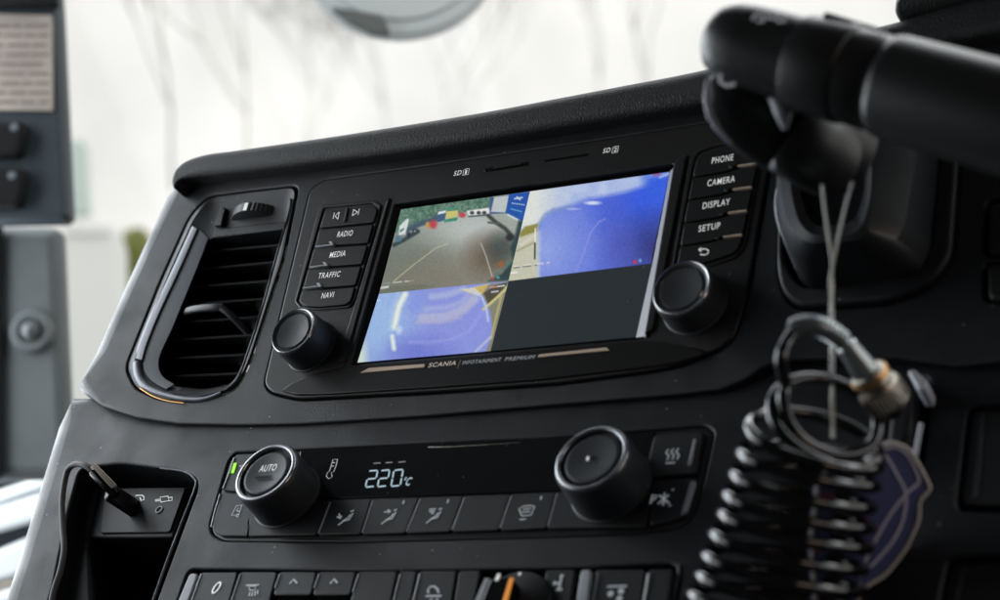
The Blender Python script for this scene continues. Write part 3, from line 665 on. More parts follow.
def paint3(X_, Y_):
    z = T(345, 275, 5.556); Z = lambda x, y: (345+x/5.556, 275+y/5.556)
    p = Pic(X_, Y_, (134,146,230)); n_ = vnoise(X_, Y_, 7, 8)
    p.blob(*Z(180,260), 32, 56, (150,186,236), 1.4); p.blob(*Z(400,440), 30, 16, (108,120,218), 1.4); p.put((n_-.4)*.1, (160,176,240))
    p.seg(z([(230,120),(200,250),(190,400)]), 10, (148,186,236), 12, .6)
    for pts, w_, c_ in (([(430,240),(560,232),(660,190),(720,130)], 9, (186,188,218)), ([(450,190),(560,180),(650,150),(700,90)], 5, (170,180,230)), ([(480,120),(560,112),(660,80)], 6, (176,186,226)),
                        ([(400,262),(540,262),(640,235)], 3, (178,176,210)), ([(360,372),(470,375),(600,355),(690,310),(760,210),(800,160)], 1.6, (158,166,240)), ([(340,80),(420,90),(380,180)], 10, (130,150,236))):
        p.seg(z(pts), w_, c_, 4, .75)
    p.seg(z([(335,105),(300,170),(272,290)]), 5.5, (232,244,230), 4); p.seg(z([(262,340),(272,410)]), 4, (226,240,236), 3); p.blob(*Z(300,305), 3, 4, (190,212,244), 1.2)
    p.seg(z([(305,80),(262,200),(250,300)]), 3, (180,205,240), 5, .7)
    p.poly(z([(640,80),(700,72),(800,50),(770,100),(740,115)]), (222,214,176), 2); p.poly(z([(720,70),(800,48),(770,110),(745,95)]), (206,180,96), 1.5)
    p.poly(z([(800,52),(905,38),(830,430),(780,430),(822,330),(812,230),(790,160),(760,110)]), (132,132,112), 2)
    p.poly(z([(770,100),(830,60),(905,40),(880,80),(800,170)]), (74,70,52), 1.5); p.seg(z([(905,65),(850,120),(770,190)]), 2.6, (212,200,130), 1.6)
    p.seg(z([(870,110),(812,350)]), 1.8, (196,180,108), 2); p.seg(z([(700,80),(760,120),(785,180),(795,255)]), 1.7, (190,206,250), 1.6)
    p.seg(z([(720,430),(810,345)]), 2.2, (186,192,222), 2); p.blob(*Z(80,470), 7, 22, (208,226,212), 1.2)
    for a_ in range(6): p.seg(z([(808+a_*14, 70-a_*2), (815+a_*14, 69-a_*2)]), 1.3, (230,150,140) if a_ < 3 else (230,236,250), 1); 
    p.seg(z([(815,95),(850,90)]), 1.4, (210,215,240), 1.2); p.seg(z([(178,142),(194,140)]), 1.6, (190,215,240), 1.2)
    return p
pane('camera_picture', [(401,209.5),(530,191.5),(508.5,281),(379,294)], paint1, label='camera picture of a yard with a blue banner, top left of screen')
pane('camera_picture', [(530,191.5),(669.5,172),(651,263.5),(508.5,281)], paint2, label='blue camera picture, top right of screen')
pane('camera_picture', [(379,294),(508.5,281),(490.5,351),(357.5,362.5)], paint3, label='blue and white camera picture, bottom left of screen')
q = pxs(A, [(490.5,351),(636,337),(652,263.5),(508.5,281)], -.0012); o = mesh('dark_picture', [A.L(u, v, -.0012) for u, v in ccw(q)], [(0,1,2,3)], M['screenoff'], unit, False); o['label'] = 'empty dark quarter of the screen'
# sloping frame sides of the screen
def slope(nm, ins_, outs_, wi, wo_, m):
    V = [A.W(*p, wi) for p in ins_]+[A.W(*p, wo_) for p in outs_]; k = len(ins_)
    o = mesh(nm, V+[v-A.n*.002 for v in V], [(i, i+1, k+i+1, k+i) for i in range(k-1)]+[(2*k+k+i, 2*k+k+i+1, 2*k+i+1, 2*k+i) for i in range(k-1)]+[(k,2*k-1,4*k-1,3*k),(0,2*k,3*k-1,k-1)], m, unit, False)
    bm = bmesh.new(); bm.from_mesh(o.data); bmesh.ops.recalc_face_normals(bm, faces=bm.faces); bm.to_mesh(o.data); bm.free(); return o
slope('frame_side', [(636,337.5),(654,256),(670,171)], [(645.5,336.5),(662,256),(674,168)], -.0011, .0012, M['grey'])  # silver grey colour stands in for window light on this chamfer
slope('frame_side', [(401,206),(379,285),(357,364)], [(391,199),(367,284),(344,366)], -.0011, .0016, M['unit'])
plate('side_rib', A, rounded(pxs(A, [(675,168),(680,160),(690,157),(656,332),(646,337)]), .0012), 0, .0024, .0011, M['unit'], unit)
plate('side_rib', A, rounded(pxs(A, [(388,203),(392,199),(348,362),(338,366)]), .001), 0, .0020, .0009, M['unit'], unit)
# lower dark trim with the lettering
CH = [(281,391),(290,384),(312,374),(345,366.5),(490,354),(640,340),(660,341),(700,349),(706,353),(700,357),(676,363.5),(640,368.5),(540,380),(430,388),(330,394.5),(296,395)]
plate('lower_trim', A, rounded(pxs(A, CH, .0018), .0012), .0008, .0022, .0008, M['chin'], unit)
wt = .0024
def flat(nm, fr, pts, w, m, parent, h=.0003): return plate(nm, fr, rounded(pxs(fr, pts, w), .0001, 1), w-h, w+h, h*.5, m, parent, n=1)
flat('trim_bar', A, [(360,373),(424.5,367.5),(425,364),(369,368)], wt, M['bronze'], unit)
flat('trim_bar', A, [(537.5,357.5),(610,350.5),(606.5,347.5),(539.5,354.5)], wt, M['bronze'], unit)
text('lettering', 'SCANIA', A, (428,367.3), (455.5,364.8), 4.2, wt, M['plate_ink'], unit, .2, .012)
text('lettering', '|', A, (457.8,366), (459.4,365.9), 6.0, wt, M['bronze'], unit, .3)
text('lettering', 'INFOTAINMENT', A, (462,364.5), (501,361.2), 3.6, wt, M['inkdim'], unit, .2, .0)
text('lettering', 'PREMIUM', A, (504.5,361), (534.5,358.5), 3.6, wt, M['inkdim'], unit, .2, .0)
# memory card slots
def slot(p0, p1, hw, inner):
    (u0, v0), (u1, v1) = A.P(*p0, .0013), A.P(*p1, .0013); d = Vector((u1-u0, v1-v0)).normalized(); n_ = Vector((-d.y, d.x))*hw
    a, b_ = Vector((u0, v0)), Vector((u1, v1)); pts = [tuple(a-n_), tuple(b_-n_), tuple(b_+n_), tuple(a+n_)]
    s_ = plate('card_slot', A, rounded(pts, hw*.8), .0010, .0016, .0003, M['gloss'], unit)
    if inner: plate('slot_cover', A, rounded([tuple(a+d*.006-n_*.4), tuple(b_-d*.003-n_*.4), tuple(b_-d*.003+n_*.5), tuple(a+d*.006+n_*.5)], hw*.3), .0014, .0022, .0003, M['button'], s_)
slot((484.5,170.5), (528,163.6), .0011, True); slot((544.5,161), (588,154.6), .0006, False)
text('lettering', 'SD', A, (453.3,176), (461,174.8), 4.6, .0014, M['ink'], unit, .15, .004)
text('lettering', 'SD', A, (602.6,153.3), (610,152.2), 4.6, .0014, M['ink'], unit, .15, .004)
strokes('badge', A, [['c',(463.5,170.5),(466,169),(469.3,168.6),(468.2,174.4),(462.6,175.4)]], .0003, .0014, M['ink'], unit); text('lettering', '1', A, (464.6,174.4), (466.4,174.1), 4, .0014, M['ink'], unit, .0, .004)
strokes('badge', A, [['c',(613,147.8),(615,146.6),(618.6,146),(617.6,152.2),(611.8,153.2)]], .0003, .0014, M['ink'], unit); text('lettering', '2', A, (613.4,152), (616.6,151.5), 4, .0014, M['ink'], unit, .0, .004)
# button columns
def button(pts, r, w1=.0034, m=None, parent=None, fr=A, bev=.0008, w0=.0004, name='button'):
    bev *= .7; r = max(r, 2.2*bev)
    return plate(name, fr, rounded(pxs(fr, pts, w1), r, 4), w0, w1, bev, m or M['button'], parent or unit, n=4)
WB = .0028
leftb = [[(325.5,210.5),(346,208.5),(372,205.5),(377.5,209),(373.6,222.3),(319.6,227.6)],
         [(319.2,229.6),(373.2,224.2),(368,242.8),(333,245),(331,243.2),(315,246.4)],
         [(314,248.4),(331,246.4),(333.5,247),(367.6,244.8),(361.6,264),(327,266.4),(325,264.6),(308.6,267.6)],
         [(308,269.6),(325,267.6),(327,268.4),(361,266),(355.4,285),(321,287.6),(319,285.8),(302.8,288.8)],
         [(302.2,290.8),(319,288.8),(321,289.6),(354.8,287),(350.6,301),(346,304.5),(320,306.8),(305,306),(298.8,301)]]
rim = [(322,205.5),(346,203.5),(375,200.5),(382,205),(379.5,218),(356,301),(350,308),(318,310.6),(300,309),(295,302),(318,213)]
plate('button_well', A, rounded(pxs(A, rim, .0012), .001), .0006, .0019, .0006, M['unit'], unit, holes=[rounded(pxs(A, [(324,208.5),(346,206.5),(373,203.5),(379,207.5),(352.5,302.5),(347,306.5),(318,308.6),(302,307),(297.4,301.5)], .0012), .0008)], hole_w=.0010, hole_bev=.0003)
bs = [button(p, .0004, WB) for p in leftb]
wi = WB+.0002
text('lettering', 'RADIO', A, (336.8,237.2), (352,235.6), 5.4, wi, M['ink'], bs[1], .0, .004)
text('lettering', 'MEDIA', A, (329.2,257.8), (345,255.9), 5.4, wi, M['ink'], bs[2], .0, .004)
text('lettering', 'TRAFFIC', A, (317.6,278.6), (339.4,276.6), 5.4, wi, M['ink'], bs[3], .0, .004)
text('lettering', 'NAVI', A, (321,298.6), (333,297.2), 5.4, wi, M['ink'], bs[4], .0, .004)
strokes('symbol', A, [[(334.4,212.8),(333,219)], [(339.4,212),(335,216)], [(335,216),(337.8,219.2)], [(339.2,212.2),(337.9,219)]], .00035, wi, M['ink'], bs[0])
strokes('symbol', A, [[(359.4,208.8),(358,215)], [(353.6,209.6),(357.6,212.2)], [(352.4,215.8),(357.6,212.2)], [(353.6,209.6),(352.3,215.8)]], .00035, wi, M['ink'], bs[0])
plate('divider', A, rounded(pxs(A, [(346.5,208),(349,207.6),(346,221.5),(343.4,222)], wi), .0004), WB-.001, WB+.0006, .0004, M['button'], bs[0])
for i, (x, y) in enumerate(((332.5,244),(326.5,264.6),(320.4,285.4))):
    plate('tab', A, rounded(pxs(A, [(x-16.5,y+2.4),(x-2.4,y+.6),(x-1.2,y+1.8),(x-16.8,y+4.0)], WB), .0002), WB-.001, WB+.0007, .0003, M['grey'], bs[i+1])
    plate('tab', A, rounded(pxs(A, [(x-3.0,y-1.6),(x-.2,y-2.0),(x+2.6,y+1.4),(x-.6,y+2.6)], WB), .0002), WB-.001, WB+.0010, .0003, M['lgrey'], bs[i+1])
rightb = [[(696,160.5),(700,154.5),(716,149),(735,145.5),(761,141),(757.5,163.4),(738,167),(728,170.5),(692.8,176.4)],
          [(692.2,178.8),(728,172.6),(737,168.8),(757,165.4),(752.6,187),(733,190),(723,193.4),(688.4,199)],
          [(688,201.4),(723,195.4),(733,192),(752.2,189),(747.8,210.4),(728,213.4),(718,216.8),(684,222)],
          [(683.6,224.4),(718,219),(728,215.4),(747.2,212.6),(743,234.4),(723,237),(712,240.4),(680.4,245)],
          [(680,247.4),(712,242.4),(722,239),(742.4,236.4),(739.6,246),(733,253.5),(709,261.5),(692,265.4),(676.4,267)]]
bs = [button(p, .0004, WB) for p in rightb]
plate('button_well', A, rounded(pxs(A, [(690,158),(698,150),(716,144),(767,135),(748,238),(744,250),(735,259),(710,267),(690,271),(671,272)], .0012), .0012), .0006, .0018, .0005, M['unit'], unit,
      holes=[rounded(pxs(A, [(694.5,159.5),(699.5,152.5),(716,147),(763,139),(745,237),(741.5,247.5),(734,255.5),(709,263.5),(692,267.4),(674.4,269)], .0012), .001)], hole_w=.0009, hole_bev=.0003)
text('lettering', 'PHONE', A, (711.6,164), (733,160.2), 6.2, wi, M['ink'], bs[0], .0, .004)
text('lettering', 'CAMERA', A, (707,186.4), (734.6,181.8), 6.2, wi, M['ink'], bs[1], .0, .004)
text('lettering', 'DISPLAY', A, (702.4,209), (729.6,204.6), 6.2, wi, M['ink'], bs[2], .0, .004)
text('lettering', 'SETUP', A, (698.4,232), (719.8,228.4), 6.2, wi, M['ink'], bs[3], .0, .004)
strokes('symbol', A, [[(700,254.4),(705,255),(708,253.4),(708.4,250.4),(705,248.8),(699,249.8)], [(701.4,247.4),(698.6,249.8),(701.4,251.6)]], .0005, wi, M['ink'], bs[4])
for i, (x, y) in enumerate(((757.4,164.4),(752.6,187.8),(747.8,211.4),(743,235.4))):
    plate('tab', A, rounded(pxs(A, [(x-20,y+2.6),(x-19,y+1.2),(x-.4,y-1.4),(x-.8,y+.8)], WB), .0002), WB-.001, WB+.0007, .0003, M['bronze'], bs[i])
    plate('tab', A, rounded(pxs(A, [(x-29,y+2.6),(x-23,y-.6),(x-20.5,y+.6),(x-25,y+4.6)], WB), .0004), WB-.001, WB+.0005, .0003, M['button'], bs[i])
# knobs
def knob(name, fr, cx, cy, h, rb, rt, parent, w=.0012, label=None, cap_label=None, bright=False):
    u, v = fr.P(cx, cy, w)
    k_ = lathe(name, fr, u, v, w, [(rb+.0006,-.0008),(rb+.0006,.0004),(rb,.0008),(rb*.985,h*.3),(rt*1.02,h-.0022),(rt,h-.0012),(rt-.0006,h-.0004),(rt-.0009,h-.0001)], M['knob'], parent, 64, 50)
    if label: k_['label'] = label
    if bright:
        lathe('knob_ring', fr, u, v, w+h, [(rt-.0004,-.0010),(rt-.0007,-.0001),(rt-.0012,.0004),(rt*.88,.0004),(rt*.855,.0001),(rt*.84,-.0008),(rt*.835,-.0026)], M['chrome'], k_, 72, 60)
        rc = rt*.74
    else:
        lathe('knob_ring', fr, u, v, w+h, [(rt-.0004,-.0010),(rt-.0007,-.0001),(rt-.0010,.0001),(rt-.0013,-.0001)], M['dchrome'], k_, 72, 60)
        lathe('knob_rim', fr, u, v, w+h, [(rt-.0013,-.0001),(rt*.84,-.0004),(rt*.80,-.0012),(rt*.795,-.0022)], M['knob'], k_, 72, 60)
        lathe('knob_ring', fr, u, v, w+h, [(rt*.795,-.0024),(rt*.785,-.0009),(rt*.765,-.0006),(rt*.745,-.0009)], M['dchrome'], k_, 72, 60)
        rc = rt*.745
    cp_ = lathe('knob_cap', fr, u, v, w+h, [(rt*.86,-.0024),(rc*1.0,-.0024),(rc*.985,-.0009),(rc*.94,-.0004),(rc*.86,-.0005),(rc*.5,-.0011),(rc*.2,-.0013),(.0001,-.0013)], M['knob'], k_, 72, 50)
    return k_, cp_, u, v
k1, c1, u, v = knob('volume_knob', A, 311, 346, .0160, .0140, .0132, unit)
k2, c2, u, v = knob('tuning_knob', A, 695, 304, .0145, .0152, .0142, unit)

# ================================================================== CLIMATE PANEL
cl = thing('climate_panel', 'climate control panel with two big knobs and 22 degree display', 'control panel', B.W(450, 535, 0))
plate('panel_base', B, clim_uv, -.010, -.0022, .0006, M['chin'], cl)
WD = -.0016
plate('display', B, rounded(pxs(B, [(300,450.5),(420,444),(550,438),(655,431),(648,470),(640,487),(550,491.5),(420,496),(312,498.5),(296,497)], WD), .001), -.0024, WD, .0005, M['gloss'], cl)
disp = [o for o in C.objects if o.name.startswith('display')][-1]
# seven segment digits leaning with the display
def digit(x, y, segs, h=16, w_=9.2, sl=.34):
    s_ = lambda a, b_: (x+a*w_+(1-b_)*h*sl*.55-a*0, y-(1-b_)*h-a*.9)
    Pt = {'a': [s_(.1,0), s_(.95,0)], 'b': [s_(1,.05), s_(1,.46)], 'c': [s_(1,.54), s_(1,.95)], 'd': [s_(.05,1), s_(.9,1)], 'e': [s_(0,.54), s_(0,.95)], 'f': [s_(0,.05), s_(0,.46)], 'g': [s_(.08,.5), s_(.92,.5)]}
    return [Pt[c_] for c_ in segs]
segs = digit(365.5,487,'abged') + digit(377.5,486.6,'abged') + digit(391,486.2,'abcdef')
strokes('digits', B, segs, .0008, WD+.0003, M['lcd'], disp)
text('lettering', '\u00b0C', B, (402,485.6), (409.6,485.2), 8.5, WD+.0003, M['lcd'], disp, .1, .01)
strokes('level_marks', B, [[(373.5,463.2),(380.5,462.8)], [(385.5,462.6),(392.5,462.2)], [(398.5,462),(405.5,461.6)]], .0006, WD+.0003, M['lcddim'], disp)
strokes('symbol', B, [['c',(333,459.5),(337.5,459.2),(336.2,465),(333.8,471.5),(331.2,472.5),(332.2,476.5),(329,478.6),(326.2,476.4),(327.4,472.6),(329.6,470.6)], [(332.4,462.6),(335.2,462.4)], [(331.4,466),(334,465.8)]], .0003, WD+.0003, M['ink'], disp)
tube('amber_reflection', catmull([B.W(x, y, WD+.0002) for x, y in ((428,447),(448,446.8),(480,445),(520,442.4))], 4, False), [.0001]+[.0003]*4+[.0002]*4+[.00008]*4, M['steel'], cl, 6)  # thin tube stands in for an orange reflection along the display top
# bottom row of buttons
row = [((250,504.5),(329,500.5),(316.2,534.6),(248,536)), ((331,500.2),(371.4,498.8),(360.4,533.8),(318.2,534.6)), ((373.4,498.6),(419,497),(405,533),(362.4,533.8)),
       ((421,496.9),(463.4,495.5),(450,531.4),(407,532.8)), ((465.4,495.4),(510.4,493.8),(498.4,530),(452,531.2)), ((512.4,493.7),(556,491.5),(546,528.2),(500.4,530)),
       ((558,491.4),(640,488),(650,486),(646,526.5),(548,528.2))]
WR = -.0010
bb = [button(list(p), .0008, WR, M['bsoft'], cl, B, .0009, -.0024) for p in row]
bl0 = button([(236,454.5),(262,452.5),(262,490),(238,491.5),(222,489.8)], .0010, WR, M['bsoft'], cl, B, .0009, -.0024)
bl1 = button([(221,492.5),(240,493.5),(268,492),(249,520),(246,536),(222,535.6),(213.4,530)], .0010, WR, M['bsoft'], cl, B, .0009, -.0024)
br0 = button([(654,434.5),(700,430.5),(704,434),(696,474),(650,477.6),(646,470)], .0010, WR+.0006, M['bsoft'], cl, B, .0011, -.0024)
br1 = button([(652,480.4),(695,476.6),(686,512),(680,519),(655,524.4),(650,524)], .0010, WR, M['bsoft'], cl, B, .0009, -.0024)
WI = WR+.0003
# pale bars stand in for highlights along button and panel edges
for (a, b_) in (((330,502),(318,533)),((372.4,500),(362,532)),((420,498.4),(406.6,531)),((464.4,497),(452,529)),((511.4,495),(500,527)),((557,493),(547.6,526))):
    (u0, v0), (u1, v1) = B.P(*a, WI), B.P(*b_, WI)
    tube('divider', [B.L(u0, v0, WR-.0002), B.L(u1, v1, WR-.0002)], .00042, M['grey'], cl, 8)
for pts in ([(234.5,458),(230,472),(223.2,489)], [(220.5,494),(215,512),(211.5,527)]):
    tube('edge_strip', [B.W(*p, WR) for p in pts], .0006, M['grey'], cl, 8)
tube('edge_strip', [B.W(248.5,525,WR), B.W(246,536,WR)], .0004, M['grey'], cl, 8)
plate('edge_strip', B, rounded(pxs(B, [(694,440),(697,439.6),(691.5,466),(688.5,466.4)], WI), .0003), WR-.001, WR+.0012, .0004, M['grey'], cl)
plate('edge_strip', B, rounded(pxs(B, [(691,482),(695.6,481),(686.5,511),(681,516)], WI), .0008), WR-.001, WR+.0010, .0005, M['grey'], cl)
flat('indicator_lamp', B, [(234,463.2),(236.6,462.8),(233.6,472.6),(231.2,473)], WI, M['green'], bl0)
strokes('symbol', B, [[(239.6,466),(241.5,465.8)], [(238,481),(236,480)]], .0009, WI, M['inkdim'], bl0)
strokes('symbol', B, [['c',(236.5,505.5),(242,505),(238.5,514.8),(231.5,515)], [(238.6,507.6),(236.4,510.4),(239.4,511.4)], ['c',(237,513.8),(239,514.6),(238,517),(236,516)]], .0005, WI, M['inkdim'], bl1)
def seat_icon(x, y, kind, bt):
    L_ = [[(x-7,y+6),(x-1,y+1.6),(x+4,y+.6),(x+8,y-6.2)], [(x+5.6,y-7.6),(x+9,y-8.8)], [(x-3,y+2.4),(x+3,y-1.4),(x+5.4,y-4.6)]]
    L_ += {0: [[(x-6,y-5.6),(x-4.6,y-1)], [(x-8,y-2.6),(x-4.6,y-.6),(x-3,y-3.6)]], 1: [[(x-4,y-6),(x+2,y-7)], [(x-.4,y-8.4),(x+2.4,y-7),(x,y-4.8)]], 2: [[(x-4,y-7.6),(x+3,y-8.4)], [(x-4,y-5.6),(x+2,y-6)], [(x-2,y-3.8),(x+1,y-4)]]}[kind]
    strokes('symbol', B, L_, .0007, WI, M['inkdim'], bt)
seat_icon(345,519,0,bb[1]); seat_icon(388,518,1,bb[2]); seat_icon(433,517,2,bb[3])
for x, y, bt in ((403.5,501.8,bb[2]),(448,500.8,bb[3]),(541,497.5,bb[5])): strokes('light_dot', B, [[(x-.5,y+2),(x+.5,y-1.5)]], .0008, WI, M['inkdim'], bt)
strokes('symbol', B, [['c',(519,508.5),(524,506),(530,505.4),(534.6,506.4),(531,515),(521.6,515.6)], [(523,509),(531,508.4)], [(521.6,512),(530,511.4)], [(519.6,519.4),(526,518.8)]], .0006, WI, M['inkdim'], bb[5])
strokes('symbol', B, [[(668.5,449),(666,452.6),(669,455.6),(667,460)], [(673.5,448.6),(671,452.2),(674,455.2),(672,459.6)], [(678.5,448.2),(676,451.8),(679,454.8),(677,459.2)], [(665.5,463),(675,462.4)]], .0007, WI+.0006, M['inkdim'], br0)
strokes('symbol', B, [[(650.5,503.5),(652.6,494.6),(656.4,495.6),(655,499),(652,499.4)], [(659,495),(669,503)], [(669,494.6),(658,503.6)], [(664.6,492.6),(663,505.4)], [(672,490),(673.6,489)], [(669,505.6),(671,504.6)]], .0007, WI, M['inkdim'], br1)
def cknob(cx, cy, h, rb, rt, label=None):
    k_, c_, u, v = knob('climate_knob', B, cx, cy, h, rb, rt, cl, w=-.001, bright=True)
    if label: k_['label'] = label
    return k_, c_, u, v
ka, ca, u, v = cknob(287, 496.5, .0195, .0174, .0168, 'climate knob marked AUTO')
hw = -.001+.0195-.0008
text('lettering', 'AUTO', B, (258.6,471.8), (275.2,470.4), 6.6, hw+.0005, M['ink'], ca, .0, .004)
ca_ink = None
strokes('knob_slot', B, [[(255,477.6),(271.5,476.4)]], .0016, hw+.0004, M['black'], ca)
kb, cb_, u, v = cknob(611, 486, .0200, .0182, .0172, 'climate knob with a small white marker dot')
strokes('marker_dot', B, [[(587.4,460.4),(587.8,456.4)]], .0011, hw+.0007, M['ink'], cb_)
strokes('knob_slot', B, [[(590,458),(596,457.6)]], .0022, hw+.0004, M['black'], cb_)

# ================================================================== ROCKER SWITCHES (bottom row)
WS = .0006; G = 'rocker switches along the bottom row'
def sw(xt0, xt1, xb0, xb1, label, yt=572, w1=WS, m=None, cut=None, nm='rocker_switch', r=.0012, cat='switch', grp=G):
    def yl(x): return yt - (x-190)*.0075
    pts = [(xt0, yl(xt0)), (xt1, yl(xt1)), (xb1, 612), (xb0, 612)] if cut is None else [(xt0, yl(xt0)), (xt1, yl(xt1)), (xb1, cut), (xb0, cut)]
    t = thing(nm, label, cat, B.W((xt0+xt1)/2, 612, -.008), grp)
    bd = plate('rocker' if cat == 'switch' else 'bar', B, rounded(pxs(B, pts, w1), max(r, .0020), 4), -.009, w1, .0008, m or M['bsoft'], t, n=5)
    if cut is not None:
        p2 = [(xb0-1, cut+1.5), (xb1-1, cut+1.5), (xb1-5, 612), (xb0-5, 612)]
        plate('rocker', B, rounded(pxs(B, p2, w1), max(r, .0020), 4), -.009, w1-.002, .0008, m or M['bsoft'], t, n=5)
    return t, bd
def light(bd, p0, p1, w_=.0005, m='grey'): tube('edge_strip', [B.W(*p0, WS), B.W(*p1, WS)], w_, M[m], bd, 8)  # pale tube stands in for the highlight along a switch edge
t, bd = sw(189.5,198,173,184,'pale metal end piece at the left end of the switch row', nm='end_cap', cat='trim', grp=None, m=M['grey'], yt=573, w1=.001)
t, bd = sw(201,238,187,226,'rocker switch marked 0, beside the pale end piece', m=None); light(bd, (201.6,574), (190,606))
text('lettering', '0', B, (210.4,593.6), (217.6,593.2), 12, WS+.0004, M['ink'], bd, .2, .0)
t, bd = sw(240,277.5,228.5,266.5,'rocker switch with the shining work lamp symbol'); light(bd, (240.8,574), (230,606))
strokes('symbol', B, [[(246,585),(259,584.6)], ['c',(248.4,586),(256,585.6),(254.6,590),(250,590.2)], [(250,592),(249,596)], [(252.6,591.8),(251.8,596)], [(255.4,591),(254.8,595.6)], [(257.6,589.6),(257.6,594)]], .0007, WS+.0004, M['inkdim'], bd)
t, bd = sw(279.5,316.8,273,311,'split rocker switch with an up arrow, right of the work lamp switch', cut=595); light(bd, (280.4,574), (275.4,588))
strokes('symbol', B, [[(289.6,583.6),(293.6,579),(297,583)]], .0009, WS+.0004, M['inkdim'], bd)
t, bd = sw(318.8,356.2,312.6,350,'second split rocker switch with an up arrow, left of the blank switch', cut=595); light(bd, (319.6,574), (314.6,588))
strokes('symbol', B, [[(330,583.4),(334,578.8),(337.4,582.8)]], .0009, WS+.0004, M['inkdim'], bd)
t, bd = sw(358.4,397.5,347,388.5,'wide blank rocker switch, right of the two arrow switches'); light(bd, (359,574), (353,592), .0004)
t, bd = sw(399.8,417,391,409,'narrow blank cover, left of the arch symbol switch'); light(bd, (400.4,574), (393,604), .0004)
t, bd = sw(419.2,457,411.4,450,'rocker switch with the arch over a bar symbol'); light(bd, (420,574), (412.5,606))
strokes('symbol', B, [[(428.5,593),(427.8,589.6),(430.6,586.2),(434.6,586.2),(438,589.6),(438.4,592.8)], [(425.6,596),(441.6,595.6)], [(429.6,599.6),(432.4,599.4)], [(435.6,599.4),(438.4,599.2)]], .0009, WS+.0004, M['inkdim'], bd)
t, bd = sw(459,481,452,472,'plain dark cover, left of the rotary switch')
# rotary switch with an amber mark
u, v = B.P(516, 612, -.001)
rk = thing('rotary_switch', 'round rotary switch with an amber marked grip, bottom centre', 'switch', B.L(u, v, -.008))
lathe('dial', B, u, v, -.001, [(.0178,-.006),(.0178,.002),(.0172,.0040),(.0160,.0050),(.0001,.0052)], M['bsoft'], rk, 56)
gp = plate('grip', B, rounded(pxs(B, [(489,576),(512,573.5),(500,640),(466,640)], .012), .003), .002, .012, .002, M['gloss'], rk)
flat('mark', B, [(497.5,574),(500.5,573.6),(498,580),(494.6,580.4)], .0126, M['ink'], gp)
flat('amber_mark', B, [(509.4,578),(513.6,577.6),(506,606),(501,606)], .0126, M['amber'], gp)
flat('silver_mark', B, [(485,578.5),(489.4,577.6),(478,608),(472,608)], .0130, M['lgrey'], gp)
strokes('mark', B, [[(519,575),(520.2,572.2)]], .0012, .0045, M['ink'], rk)
t, bd = sw(546,576,540,569,'rocker switch with the axle symbol, right of the rotary switch')
strokes('symbol', B, [[(560,575.6),(563.6,575.2)], [(556,589.6),(562.4,589.2)], [(561.6,576),(558.8,589)], [(553,583.4),(560,582.8)], [(555,581),(554,585)]], .0010, WS+.0004, M['inkdim'], bd)
t, bd = sw(581,591.5,574,585.5,'pale metal spacer between the two axle symbol switches', nm='spacer', cat='trim', grp=None, m=M['lgrey'], w1=.0024)
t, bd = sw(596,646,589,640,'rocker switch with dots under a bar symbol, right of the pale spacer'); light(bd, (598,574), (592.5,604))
strokes('symbol', B, [[(607,586.4),(627,585.8)]], .0008, WS+.0004, M['inkdim'], bd)
for x, y in ((610.5,593.5),(621,591),(619.4,598.4)):
    u, v = B.P(x, y, WS+.0002); lathe('symbol_dot', B, u, v, WS, [(.0013,0),(.0013,.0003),(.0001,.0004)], M['inkdim'], bd, 14)
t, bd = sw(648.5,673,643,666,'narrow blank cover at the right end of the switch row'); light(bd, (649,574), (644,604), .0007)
tube('bay_rim', [B.W(x, y, -.0014) for x, y in ((672,564),(679,566),(679.5,573),(672,606))], .0010, M['bsoft'], dash, 8)

# ================================================================== SOCKET PANEL AND CABLE
us = thing('socket_panel', 'black socket panel with two small white symbols in the left pocket', 'socket', B.W(135, 536, -.03))
wU = -.014
plate('panel_body', B, rounded(pxs(B, [(99,487),(190,486),(173,537),(88,538)], wU), .002), -.066, wU, .0016, M['bsoft'], us, n=5)
plate('socket_cover', B, rounded(pxs(B, [(106,489),(187,488),(171,533),(101,534)], wU), .002), wU-.001, wU+.0010, .0006, M['bsoft'], us)
wV = wU+.0013
strokes('symbol', B, [[(135.5,495.4),(142,495),(144,496.6),(144,499.4),(141,500.4),(140,497.2)]], .0006, wV, M['ink'], us)
strokes('symbol', B, [['c',(160,497),(168,496),(169,500.6),(161,502)], [(155,499.6),(160,499.2)], [(155,501),(160,500.6)], [(169,497.4),(172,497),(172,500.4),(169,500.6)]], .00055, wV, M['ink'], us)
u, v = B.P(159, 509.5, wV); lathe('socket_hole', B, u, v, wV-.0004, [(.0022,0),(.0022,.0006),(.0015,.0006),(.0014,.0001),(.0001,.0001)], M['gloss'], us, 24)
tube('pocket_rim_highlight', catmull([B.W(x, y, -.0018) for x, y in ((150,610),(165,567),(182,522),(195.5,487),(194,478),(184,471.5),(160,468))], 5, False), [.0007]*25+[.0005]*6, M['sidegrey'], dash, 8)  # grey tube laid on the rim as its highlight line
